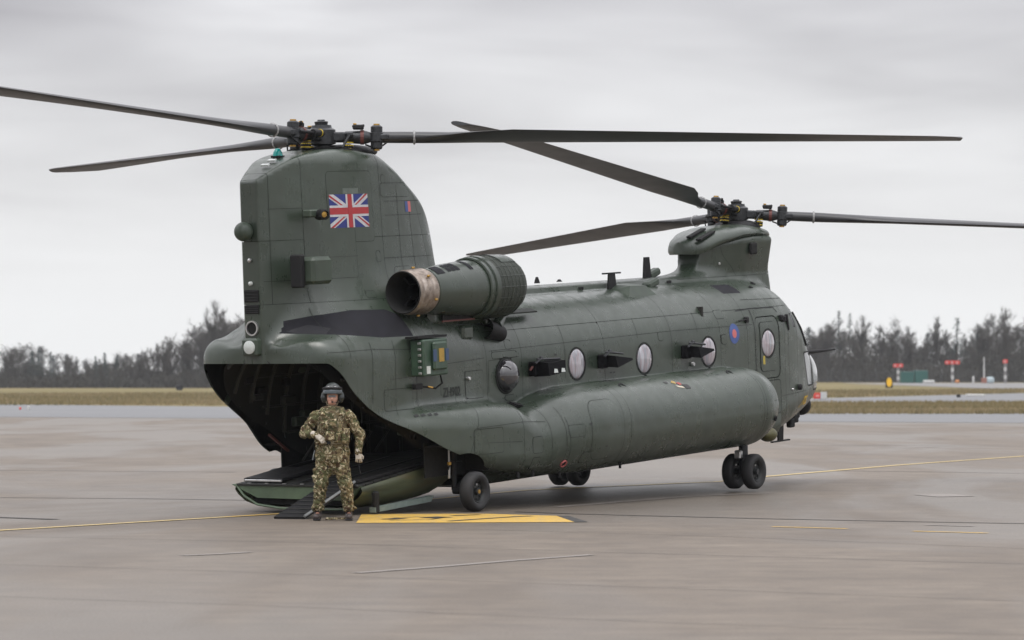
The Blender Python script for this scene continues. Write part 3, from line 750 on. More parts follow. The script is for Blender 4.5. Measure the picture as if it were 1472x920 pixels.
# flag on the pylon: blue field, saltires and cross as separate flat prints
def flag():
    x0, x1, z0, z1 = -.585, .195, 4.005, 4.475
    W_, H_ = x1-x0, z1-z0
    u = lambda a, b: (x0+W_*a, z0+H_*b)
    root = decal('flag', [[u(0, 0), u(1, 0), u(1, 1), u(0, 1)]], M_BLUE, .004)
    def diag(c, w, mat, off, halves=False):
        P = []
        t = w
        P.append([u(0, 0), u(t, 0), u(1, 1-t*1.0), u(1, 1), u(1-t, 1), u(0, t)])
        P.append([u(1, 0), u(1, t), u(t, 1), u(0, 1), u(0, 1-t), u(1-t, 0)])
        return decal(c, P, mat, off, root)
    diag('white_saltire', .11, M_WHITE, .0055)
    r = .045
    # red saltire arms, offset from the middle of the white ones as on the real flag
    decal('red_saltire', [[u(0, 1), u(0, 1-r*1.6), u(.5, .5-r*.8), u(.5, .5)], [u(1, 0), u(1, r*1.6), u(.5, .5+r*.8), u(.5, .5)],
                          [u(0, 0), u(r*1.6, 0), u(.5+r*.8, .5), u(.5, .5)], [u(1, 1), u(1-r*1.6, 1), u(.5-r*.8, .5), u(.5, .5)]], M_RED, .007, root)
    decal('white_cross', [[u(.40, 0), u(.60, 0), u(.60, 1), u(.40, 1)], [u(0, .33), u(1, .33), u(1, .67), u(0, .67)]], M_WHITE, .0085, root)
    decal('red_cross', [[u(.445, 0), u(.555, 0), u(.555, 1), u(.445, 1)], [u(0, .40), u(1, .40), u(1, .60), u(0, .60)]], M_RED, .0105, root)
    decal('pale_patch', [[(-.32, 4.48), (.0, 4.48), (.0, 4.56), (-.32, 4.56)]], simple('pale_green_patch', (.10, .12, .105), .6))
flag()
def disc(cx, cz, r, n=24): return [(cx+r*math.cos(2*PI*k/n), cz+r*math.sin(2*PI*k/n)) for k in range(n)]
rd = decal('roundel', [disc(9.46, 2.02, .165)], M_RDBLUE, .004); decal('roundel_centre', [disc(9.46, 2.02, .072)], M_RDRED, .006, rd)
ff = decal('fin_flash', [[(1.27, 4.20), (1.36, 4.20), (1.36, 4.35), (1.27, 4.35)]], M_RDRED, .004); decal('fin_flash_blue', [[(1.18, 4.20), (1.27, 4.20), (1.27, 4.35), (1.18, 4.35)]], M_RDBLUE, .004, ff)
def text(s, x, z, size, mat, name='stencil_text', off=.005, sx=1.0):
    c = bpy.data.curves.new('txt', 'FONT'); c.body = s; c.size = size; c.offset = .004; c.fill_mode = 'FRONT'; c.resolution_u = 2
    o = bpy.data.objects.new('txt', c); COL.objects.link(o); dg = bpy.context.evaluated_depsgraph_get(); me = bpy.data.meshes.new_from_object(o.evaluated_get(dg))
    bpy.data.objects.remove(o)
    for v in me.vertices:
        p = hit(x+v.co.x*sx, z+v.co.y, -1, off)
        if p is not None: v.co = p
    me.materials.clear(); me.materials.append(mat); me.name = name; r = bpy.data.objects.new(name, me); COL.objects.link(r); r.parent = HELI; return r
text('ZH902', .95, 1.53, .19, M_TXT, sx=.86)
# secondary seams
for pts in ([(2.25, 2.12), (4.6, 2.14), (7.4, 2.16), (10.1, 2.14)], [(2.2, 1.52), (2.2, 1.98), (3.02, 2.0)], [(.95, 2.0), (2.1, 2.03)], [(-.3, 1.86), (.7, 1.88)], [(1.55, 1.46), (1.55, 1.86)],
            [(4.3, 2.42), (4.28, 1.6)], [(6.45, 2.42), (6.43, 2.1)], [(8.3, 2.42), (8.28, 2.1)], [(-1.5, 2.30), (-.6, 2.30), (.1, 2.26), (.9, 2.25)],
            [(-1.7, 3.30), (-1.1, 3.30)], [(.5, 3.24), (1.9, 3.24)], [(.5, 3.55), (2.0, 3.55)], [(.6, 4.16), (1.75, 4.16)], [(.6, 4.36), (1.70, 4.36)], [(-1.6, 4.3), (-1.06, 4.3)], [(-1.02, 3.6), (-.1, 3.6)], [(.95, 3.26), (.95, 4.6)], [(1.35, 3.26), (1.30, 4.3)],
            [(1.05, 1.08), (2.1, 1.10), (2.68, 1.06)], [(1.2, .86), (2.05, .82)], [(3.1, .3), (3.05, 1.1)], [(3.0, 1.25), (3.0, .4)], [(9.1, .95), (9.8, .93)], [(9.05, .6), (9.75, .62)],
            [(10.1, 2.55), (11.6, 2.52)], [(11.35, 1.0), (11.35, 2.2)], [(11.1, .9), (12.2, .92)], [(-1.15, 2.2), (-1.1, 2.9)], [(-.7, 1.55), (-.65, 2.4)], [(-.2, 1.35), (-.15, 2.4)], [(.3, 1.45), (.32, 2.3)]):
    seam(pts, .007)
for pts in ([(9.70, 2.38), (10.2, 2.40), (11.02, 2.39), (11.08, 2.30)], [(10.16, 2.38), (10.16, 1.18)]): seam(pts, .014, 'door_rain_strip', M_BLACK, .006)
# rivet rows along the cabin joints
m = MB()
for x in np.arange(2.4, 11.0, .11):
    for z in (2.17,):
        p = hit(x, z, -1, .002)
        if p: m.add([p+Vector((dx, 0, dz)) for dx, dz in ((-.007, 0), (0, -.007), (.007, 0), (0, .007))]+[p+Vector((0, -.004, 0))], [(0, 1, 4), (1, 2, 4), (2, 3, 4), (3, 0, 4)])
tag(m.build('rivet_row', M_OLIVE, HELI), kind='stuff')
# small fuel caps, ports, handles
def port(x, z, r, mat, ring=None, h=.02, s=-1, name='port'):
    p = hit(x, z, s, 0)
    if p is None: return
    q = hit(x+.02, z, s, 0) or p; w = hit(x, z+.02, s, 0) or p; n = (q-p).cross(w-p).normalized(); n = n if n.y*s > 0 else -n
    m = MB(); m.M = Matrix.Translation(p) @ n.to_track_quat('Z', 'Y').to_matrix().to_4x4()
    if ring:
        m.lathe([(-.01, r), (h, r), (h, r*.75), (-.0, r*.72)], 20, 'Z', closed=True); o = m.build(name, ring, HELI, 40)
        m2 = MB(); m2.M = m.M.copy(); m2.lathe([(h*.3, 0.001), (h*.3, r*.74)], 20); m2.build('port_recess', mat, o)
    else:
        m.lathe([(-.01, r), (h*.8, r), (h, r*.8), (h, .001)], 16); o = m.build(name, mat, HELI, 40)
    return o
port(3.05, .42, .062, M_DARK, M_RDRED, .02, name='drain_port')
port(8.05, 1.60, .035, M_ALU, h=.05, name='grey_knob'); port(1.62, 1.76, .03, M_ALU, h=.05, name='grey_knob'); port(9.15, .66, .045, M_ALU, M_BLACK, .03, name='tie_down_ring')
port(3.85, 1.9, .02, M_BLACK, h=.02, name='grey_knob'); port(11.45, .98, .02, M_ALU, h=.03, name='grey_knob'); port(11.75, 1.0, .05, M_BLACK, h=.06, name='static_port')
port(10.55, 3.15, .022, M_ALU, h=.02, name='grey_knob')
for x, z in ((4.95, 1.44), (8.25, 1.44)):
    p = hit(x, z, -1, 0); 
    if p: m = MB(); m.lathe([(-.006, .075), (.006, .075), (.006, .055), (-.006, .055)], 20, 'Z', closed=True); m.M = Matrix(); o = m.build('fuel_cap_ring', M_BLACK, HELI, 40); o.location = p; o.rotation_euler = (R(38), 0, 0)
# tank fin grille and scoop behind the bubble window
p = hit(3.05, 1.32, -1, 0)
m = MB(); m.box((3.42, -1.60, 1.33), (.30, .14, .02), (R(30), -.2, 0)); m.build('tank_scoop', M_DARK, HELI)
m = MB()
for i in range(9): m.box((2.36+i*.06, -1.40, 1.315-.01*abs(i-4)), (.03, .16, .05), (R(18), 0, 0))
m.build('heat_fins', M_BLACK, HELI)
# unit badge on top of the tank, flat print of small coloured shapes
for poly, c in (([(6.28, 1.41), (6.38, 1.435), (6.42, 1.41), (6.36, 1.38)], (.32, .22, .06)), ([(6.40, 1.40), (6.50, 1.40), (6.52, 1.365), (6.44, 1.36)], (.30, .05, .04)),
                ([(6.50, 1.37), (6.66, 1.36), (6.68, 1.30), (6.54, 1.30)], (.015, .015, .015)), ([(6.30, 1.365), (6.48, 1.34), (6.50, 1.31), (6.34, 1.335)], (.5, .45, .35)), ([(6.10, 1.43), (6.2, 1.43), (6.2, 1.405), (6.12, 1.40)], (.02, .02, .02))):
    decal('unit_badge', [poly], simple('badge_print', c, .5, var=.05), .006)
# yellow nose emblem
for poly in ([(12.05, .82), (12.30, .83), (12.30, .795), (12.05, .785)], [(12.05, .71), (12.30, .72), (12.30, .685), (12.05, .675)], [(12.05, .785), (12.085, .785), (12.085, .71), (12.05, .71)], [(12.13, .785), (12.165, .785), (12.165, .71), (12.13, .71)], [(12.21, .785), (12.25, .785), (12.25, .71), (12.21, .71)],
             [(11.92, .70), (12.04, .77), (12.04, .745), (11.92, .675)], [(11.80, .66), (11.88, .70), (11.88, .68), (11.80, .64)]):
    decal('yellow_nose_emblem', [poly], simple('emblem_yellow', (.6, .38, .03), .5), .005)
decal('door_placard', [[(10.40, 1.46), (10.47, 1.46), (10.47, 1.60), (10.40, 1.60)]], simple('placard_yellow', (.45, .35, .05), .5), .006)
for x0 in (.05, .16, .27, .38): decal('stencil_mark', [[(x0, 1.335), (x0+.07, 1.345), (x0+.07, 1.315), (x0, 1.305)]], M_TXT, .005)
# dark streaky warning lines
for x0, z0 in ((5.55, 1.62), (5.65, 1.62), (4.0, 1.98), (3.5, .98), (3.9, .62), (9.3, .8)): decal('stencil_mark', [[(x0, z0), (x0+.06, z0), (x0+.06, z0-.02), (x0, z0-.02)]], M_TXT, .005)

# ------------------------------------------------------------ pylon fittings
def rear_fittings():
    xr = -1.755
    m = MB(); m.sphere((-1.86, .02, 4.0), 1, 20, 12, (.15, .12, .135)); m.build('rear_sensor_dome', M_OLIVE, HELI, 60)
    for z, mt in ((3.60, M_ALU), (3.28, M_LAMPG)):
        m = MB(); m.lathe([(0, .03), (-.03, .028), (-.045, .001)], 14, 'X', (xr, 0, z)); m.build('tail_lamp', mt, HELI, 40)
    for z0, z1 in ((3.02, 3.19), (2.86, 2.98)):
        m = MB(); m.box((xr-.004, 0, (z0+z1)/2), (.02, .25, z1-z0), bev=.006); g = m.build('louvre', M_DARK, HELI)
        for k in range(4):
            m = MB(); m.box((xr-.012, 0, z0+(k+.5)*(z1-z0)/4), (.012, .23, .008), (0, .5, 0)); m.build('louvre_slat', M_BLACK, g)
    m = MB(); m.lathe([(.03, .105), (-.03, .105), (-.03, .085), (.03, .085)], 28, 'X', (xr, 0, 2.66), closed=True); o = m.build('exhaust_port', M_ALU, HELI, 40)
    m = MB(); m.lathe([(.0, .001), (.0, .086)], 28, 'X', (xr-.004, 0, 2.66)); m.build('port_recess', M_DARK, o)
    m = MB(); m.box((xr-.03, 0, 2.40), (.16, .27, .25), bev=.03); b = m.build('lamp_box', M_OLIVE, HELI)
    m = MB(); m.lathe([(0, .092), (-.02, .092), (-.035, .06), (-.04, .001)], 28, 'X', (xr-.11, -.02, 2.40)); m.build('landing_lamp', M_LAMPG, b, 50)
    # side sensor and vent box
    m = MB(); m.box((-1.06, -.60, 4.22), (.34, .16, .11), bev=.02); s_ = m.build('sensor_mount', M_OLIVE, HELI)
    m = MB(); m.M = Matrix.Translation((-1.06, -.74, 4.20)) @ Euler((0, 0, R(62))).to_matrix().to_4x4(); m.lathe([(.1, .075), (-.10, .075), (-.11, .055), (-.08, .05), (-.08, .001)], 20, 'X'); m.build('sensor_barrel', M_BLACK, s_, 40)
    m = MB(); m.M = Matrix.Translation((-1.06, -.74, 4.20)) @ Euler((0, 0, R(62))).to_matrix().to_4x4(); m.lathe([(-.085, .04), (-.09, .001)], 16, 'X'); m.build('sensor_lens', M_BRASS, s_)
    m = MB(); m.box((-1.22, -.70, 3.43), (.46, .32, .38), bev=.05); v = m.build('vent_box', M_OLIVE, HELI)
    m = MB(); m.box((-1.50, -.62, 3.43), (.10, .20, .46), bev=.02); m.build('vent_box_bracket', M_BLACK, v)
    # top: teal beacon and two pale plates
    m = MB(); m.box((-1.02, .02, 5.03), (.14, .14, .03)); b = m.build('beacon_base', M_BLACK, HELI)
    m = MB(); m.lathe([(0, .075), (.05, .062), (.10, .035), (.11, .001)], 18, 'Z', (-1.02, .02, 5.04)); m.build('beacon_glass', M_TEAL, b, 50)
    for x in (-1.42, -1.26): m = MB(); m.box((x, -.06, 4.915+(x+1.42)*.4), (.05, .13, .02), (0, -.42, 0)); m.build('roof_plate', M_LAMPG, HELI)
rear_fittings()

# ------------------------------------------------------------ engines
def m_exh():
    t = NT('heat_stained_steel'); v = t.coord(); n = t.noise(v, 9, 4, .6)
    t.set(Base_Color=t.ramp(n, [(.3, (.17, .14, .12)), (.5, (.31, .26, .22)), (.7, (.42, .37, .33))]), Roughness=.38, Metallic=.7); return t.m
M_EXH = m_exh()
def m_screen():
    t = NT('intake_screen'); v = t.coord()
    w = t.n('ShaderNodeTexBrick'); w.offset = 0; w.inputs['Scale'].default_value = 1; w.inputs['Mortar Size'].default_value = .004; w.inputs['Brick Width'].default_value = .03; w.inputs['Row Height'].default_value = .03
    u = t.coord('UV', (1, 1, 1)); t.l(u, w.inputs[0]); n = t.noise(v, 60, 2, .5)
    t.set(Base_Color=t.ramp(n, [(.3, (.018, .022, .017)), (.7, (.045, .055, .042))]), Roughness=.7); t.bump(n, .6, .01); return t.m
M_SCR = m_screen()
def engine(s):
    E = empty('engine'); E.parent = HELI; E.location = (.53, 0, 0); E.scale = (.83, 1, 1)
    c = (0, 1.15*s, 3.06)
    m = MB(); m.lathe([(-.34, .305), (-.36, .295), (-.34, .28), (.3, .27), (.9, .25)], 40, 'X', c); m.build('exhaust_liner', M_DARK, E, 40)
    prof = [(-.34, .306)]
    for k in range(4): x = -.30+k*.135; prof += [(x, .302+.004*k), (x+.03, .318+.004*k), (x+.065, .318+.004*k), (x+.095, .296+.004*k)]
    m = MB(); m.lathe(prof+[(.28, .31)], 40, 'X', c); o = m.build('exhaust_collar', M_EXH, E, 30)
    for k in range(6):
        t = R(20+60*k); m = MB(); m.box((-.02+.1*(k % 2), c[1]+.345*math.cos(t), c[2]+.345*math.sin(t)), (.07, .03, .03), bev=.008); m.build('clamp', M_BRASS, o)
    m = MB(); m.lathe([(-.02, .11), (-.05, .115), (-.02, .12), (.4, .12)], 24, 'X', c); m.build('exhaust_cone', M_BLACK, E, 40)
    for k in range(4): t = R(45+90*k); m = MB(); m.box((.12, c[1]+.2*math.cos(t), c[2]+.2*math.sin(t)), (.2, .03, .2), (t-PI/2, 0, 0)); m.build('exhaust_strut', M_BLACK, E)
    m = MB(); m.lathe([(.22, .29), (.24, .325), (.5, .345), (.9, .375), (1.35, .40), (1.62, .41)], 48, 'X', c); N_ = m.build('nacelle', M_HULL, E, 30)
    m = MB(); m.lathe([(1.60, .42), (1.61, .445), (1.68, .450), (1.70, .435), (1.74, .437), (1.75, .462), (1.86, .468), (1.87, .455)], 48, 'X', c); m.build('nacelle_ring', M_HULL, E, 30)
    m = MB(); m.lathe([(1.87, .455), (2.3, .465), (2.62, .455), (2.78, .40), (2.88, .30), (2.92, .15), (2.93, .01)], 48, 'X', c); sc_ = m.build('intake_screen', M_SCR, E, 40)
    for k in range(18):      # screen ribs
        t = 2*PI*k/18; m = MB(); m.tube([(x, c[1]+(r+.004)*math.cos(t), c[2]+(r+.004)*math.sin(t)) for x, r in ((1.87, .455), (2.3, .465), (2.62, .455), (2.78, .40))], .0035, 4); m.build('screen_rib', M_HULL, sc_)
    for x, r in ((1.98, .459), (2.10, .462), (2.22, .464), (2.34, .4645), (2.46, .462), (2.58, .458)):
        m = MB(); m.lathe([(x-.004, r), (x-.004, r+.004), (x+.004, r+.004), (x+.004, r)], 40, 'X', c); m.build('screen_hoop', M_HULL, sc_)
    m = MB(); m.lathe([(2.15, .474), (2.6, .466), (2.77, .41)], 10, 'X', c, a0=R(75 if s < 0 else 75), a1=R(130)); m.build('screen_cover_plate', M_HULL, sc_, 30)
    # dark vents on the nacelle's upper flank
    def vent(x0, x1, t0, t1, mat=M_PATCH, nm='nacelle_vent'):
        rr_ = lambda x: float(ip(np.array([x]), [.22, .5, .9, 1.35, 1.62], [.325, .345, .375, .40, .41])[0])+.004
        m = MB(); m.lathe([(x0, rr_(x0)), ((x0+x1)/2, rr_((x0+x1)/2)), (x1, rr_(x1))], 8, 'X', c, a0=R(t0), a1=R(t1)); m.build(nm, mat, N_)
    A = (lambda a: 180-a) if s > 0 else (lambda a: -180+a)
    # angle measured in (y,z): 90 is up, 180 faces -y
    vent(.30, .52, 100, 135)
    for i in range(3):
        for j in range(2): vent(.62+i*.12, .72+i*.12, 100+j*17, 115+j*17)
    vent(1.22, 1.32, 95, 135)
    # pylon mount with red edged bay, box and cooler pipe
    m = MB(); m.box((1.35, .95*s, 2.76), (1.75, .42, .46), bev=.08); mt = m.build('engine_mount', M_HULL, E)
    m = MB(); m.box((1.18, 1.205*s, 2.70), (.95, .012, .17), bev=.004); m.build('mount_bay', M_DARK, mt)
    for z in (2.79, 2.61): m = MB(); m.box((1.18, 1.215*s, z), (1.0, .012, .022)); m.build('red_edge', M_REDB, mt)
    m = MB(); m.box((1.47, 1.12*s, 2.42), (.32, .22, .22), bev=.04); m.build('mount_box', M_HULL, mt)
    m = MB(); m.M = Matrix.Translation((2.25, 1.18*s, 2.42)) @ Euler((0, R(12), 0)).to_matrix().to_4x4(); m.lathe([(.3, .12), (-.18, .15), (-.19, .14), (.2, .11), (.2, .001)], 28, 'X'); p_ = m.build('cooler_pipe', M_BLACK, E, 40)
    m = MB(); m.tube([(2.4, 1.18*s, 2.48), (2.8, 1.15*s, 2.68)], [.11, .04], 12); m.build('pipe_fairing', M_HULL, E, 40)
    m = MB(); m.box((2.3, 1.13*s, 2.58), (.34, .10, .14), bev=.02); m.build('pipe_bracket', M_HULL, E)
    m = MB(); m.box((3.34, 1.06*s, 2.66), (1.05, .14, .02), (R(-20*s), 0, 0)); m.build('drain_rail', M_SEAL, E)
    return E
engine(-1); engine(1)
# synchronising shaft ports, spine fittings and aerials
def blade_aerial(x, y, z0, z1, w, bar=0):
    m = MB(); m.add([(x-w/2, y-.02, z0), (x+w/2, y-.02, z0), (x+w/2, y+.02, z0), (x-w/2, y+.02, z0), (x-w*.36, y-.012, z1), (x+w*.36, y-.012, z1), (x+w*.36, y+.012, z1), (x-w*.36, y+.012, z1)], [(0, 1, 2, 3), (4, 5, 6, 7), (0, 1, 5, 4), (1, 2, 6, 5), (2, 3, 7, 6), (3, 0, 4, 7)])
    o = m.build('blade_aerial', M_BLACK, HELI)
    if bar: m = MB(); m.box((x, y, z1+.01), (bar, .05, .025)); m.build('aerial_bar', M_BLACK, o)
    return o
blade_aerial(7.02, -.42, 2.80, 3.10, .26, .50); blade_aerial(8.80, .0, 2.98, 3.32, .22); blade_aerial(12.85, -.15, .45, -.02, .24, .62)
m = MB(); m.sphere((7.02, -.42, 2.78), 1, 12, 6, (.22, .1, .04)); m.build('aerial_foot', M_OLIVE, HELI, 60)
m = MB(); m.add([(6.75, -.88, 2.58), (7.95, -.88, 2.57), (7.95, -.28, 2.78), (6.75, -.28, 2.78), (7.12, -.70, 2.90), (7.60, -.70, 2.89), (7.60, -.34, 2.93), (7.12, -.34, 2.93)], [(0, 1, 2, 3), (4, 5, 6, 7), (0, 1, 5, 4), (1, 2, 6, 5), (2, 3, 7, 6), (3, 0, 4, 7)])
m.build('aerial_fairing', M_OLIVE, HELI)
for x, y, z in ((8.25, -.40, 2.90), (9.05, .05, 3.04)):
    m = MB(); m.box((x, y, z), (.34, .16, .12), (0, -.25, 0), bev=.03); m.build('spine_fairing', M_OLIVE, HELI)
for x, y, z, h in ((5.95, .3, 3.0, .10), (5.35, .25, 2.99, .05), (6.6, .3, 3.0, .04)):
    m = MB(); m.lathe([(0, .05), (h*.4, .04), (h, .02), (h, .001)], 10, 'Z', (x, y, z)); m.build('spine_stub', M_BLACK, HELI, 40)
for x in (4.3, 6.2, 7.1, 8.9): m = MB(); m.box((x, -.358, 2.90), (.12, .02, .05)); m.build('spine_vent', M_DARK, HELI)
for x, y, z in ((11.2, -.62, 2.76), (11.75, -.55, 2.66), (10.9, -.75, 2.70)): m = MB(); m.box((x, y, z), (.14, .05, .10), (R(20), .3, 0), bev=.02); m.build('roof_fitting', M_BLACK, HELI)
m = MB(); m.tube([(13.35, -.38, 1.50), (13.75, -.42, 1.50), (14.45, -.42, 1.50)], [.035, .03, .014], 10); m.build('air_data_probe', M_BLACK, HELI, 40)
m = MB(); m.sphere((13.15, -.42, .60), 1, 20, 12, (.18, .17, .18)); sb = m.build('sensor_ball', M_BLACK, HELI, 60)
m = MB(); m.lathe([(0, .09), (.12, .09), (.12, .001)], 14, 'Z', (13.15, -.40, .62)); m.build('ball_mount', M_BLACK, sb)
m = MB(); m.sphere((10.30, -1.34, .30), 1, 16, 10, (.20, .14, .12)); m.build('yellow_blister', simple('worn_yellow_paint', (.07, .065, .02), .5), HELI, 60)
for x, y, z in ((12.45, -.66, .42), (12.15, -.75, .36), (12.7, -.55, .48)): m = MB(); m.box((x, y, z), (.16, .10, .16), bev=.02); m.build('nose_bracket', M_BLACK, HELI)
for x, z in ((9.92, 2.22), (11.12, 2.20), (11.22, 2.18)):
    p = hit(x, z, -1, .02); m = MB(); m.box(tuple(p), (.09, .07, .10), bev=.015); m.build('door_hinge', M_BLACK, HELI)
p = hit(9.75, 2.23, -1, .05); m = MB(); m.tube([(9.62, p.y, 2.22), (9.9, p.y, 2.235)], .012, 6); m.build('grab_handle', M_BLACK, HELI)
p = hit(11.35, 2.2, -1, .03); m = MB(); m.box((p.x, p.y, 2.12), (.05, .05, .28), (0, -.2, 0), bev=.01); m.build('mirror_arm', M_BLACK, HELI)
m = MB(); m.tube([hit(11.90, 2.26, -1, .01), hit(12.08, 1.98, -1, .012), hit(12.26, 1.68, -1, .012)], .02, 6); m.build('windscreen_pillar', M_BLACK, HELI)
# flare dispensers and fittings between the windows: bracket, wedge cover, top bar, knob
def gun_cover(x, z, first=False):
    r = empty('window_fitting', (x, 0, z)); r.parent = HELI; r.scale = (.92, 1, .82); y = -1.25; GB_ = simple('fitting_black', (.007, .007, .008), .85, spec=.1)
    m = MB(); m.box((-.10, y-.05, 0), (.16, .12, .26), bev=.02); m.build('fitting_plate', GB_, r)
    m = MB(); m.add([(-.06, y-.04, -.10), (-.06, y-.30, -.12), (-.06, y-.26, .10), (-.06, y-.04, .12), (.52, y-.02, -.02), (.60, y-.20, -.015), (.60, y-.19, .02), (.50, y-.02, .04)], [(0, 1, 2, 3), (4, 5, 6, 7), (0, 1, 5, 4), (1, 2, 6, 5), (2, 3, 7, 6), (3, 0, 4, 7)]) if not first else m.add([(-.08, y-.04, -.15), (-.08, y-.32, -.13), (-.06, y-.28, .10), (-.06, y-.04, .12), (.46, y-.03, -.10), (.44, y-.30, -.09), (.50, y-.26, .12), (.54, y-.03, .13)], [(0, 1, 2, 3), (4, 5, 6, 7), (0, 1, 5, 4), (1, 2, 6, 5), (2, 3, 7, 6), (3, 0, 4, 7)])
    b = m.build('fitting_cover', GB_, r)
    m = MB(); m.tube([(-.20, y-.14, .10), (-.08, y-.16, .17), (.50 if first else .35, y-.16, .15 if first else .12)], .02, 8); m.build('fitting_bar', M_STEEL, r)
    m = MB(); m.sphere((-.02, y-.14, .19), .035, 10, 6); m.sphere((-.12, y-.14, .17), .03, 10, 6); tag(m.build('fitting_knobs', M_STEEL, r, 60), kind='stuff')
    if first:
        for k in (0, 1): m = MB(); m.add([(.04+.22*k, y-.325, -.085), (.17+.22*k, y-.322, -.085), (.16+.22*k, y-.312, -.02), (.07+.22*k, y-.314, -.01)], [(0, 1, 2, 3)]); m.build('fitting_window', M_LAMPG, r)
        m = MB(); m.tube([(-.22, y-.1, .05), (-.26, y-.08, -.02)], .02, 6); m.build('red_strap', M_REDB, r)
gun_cover(3.42, 1.80, True); gun_cover(5.36, 1.80); gun_cover(7.88, 1.81)
# countermeasure box by the ramp, right side
b = empty('jammer_box', (.49, -1.25, 2.13)); b.parent = HELI
m = MB(); m.box((0, -.14, 0), (.60, .24, .52), bev=.02); m.build('box_housing', M_BOXG, b)
m = MB(); m.box((.06, -.28, .02), (.34, .06, .40), bev=.025); f = m.build('box_front', M_BOXG, b)
m = MB(); m.box((.06, -.314, .03), (.12, .008, .19)); m.build('yellow_plate', simple('amber_plate', (.32, .20, .03), .4), f)
for dx in (-.10, .20): m = MB(); m.box((.0+dx, -.313, .03), (.08, .006, .17)); m.build('blue_plate', simple('blue_plate', (.03, .06, .13), .4), f)
m = MB(); m.box((-.20, -.264, -.17), (.09, .006, .11)); m.build('white_sticker', M_LAMPG, b)
for k in range(6):
    m = MB(); m.box((-.32, -.20, .21-k*.085), (.03, .05, .03), bev=.005); m.build('box_bolt', M_ALU, b)
m = MB(); m.box((0, -.10, .29), (.72, .22, .03)); m.build('mounting_bracket', M_BLACK, b)
m = MB(); m.tube([(.18, -.2, -.27), (.22, -.2, -.38), (.10, -.16, -.45), (-.05, -.1, -.42), (-.2, -.06, -.40)], .014, 6); m.build('box_cable', M_BLACK, b, 60)
m = MB(); m.tube([(-.02, -.11, -.42), (.06, -.14, -.44)], .018, 6); m.build('cable_plug', M_BRASS, b)
m = MB(); m.box((-.25, -.10, -.40), (.16, .08, .08), bev=.01); m.build('cable_socket', M_BLACK, b)

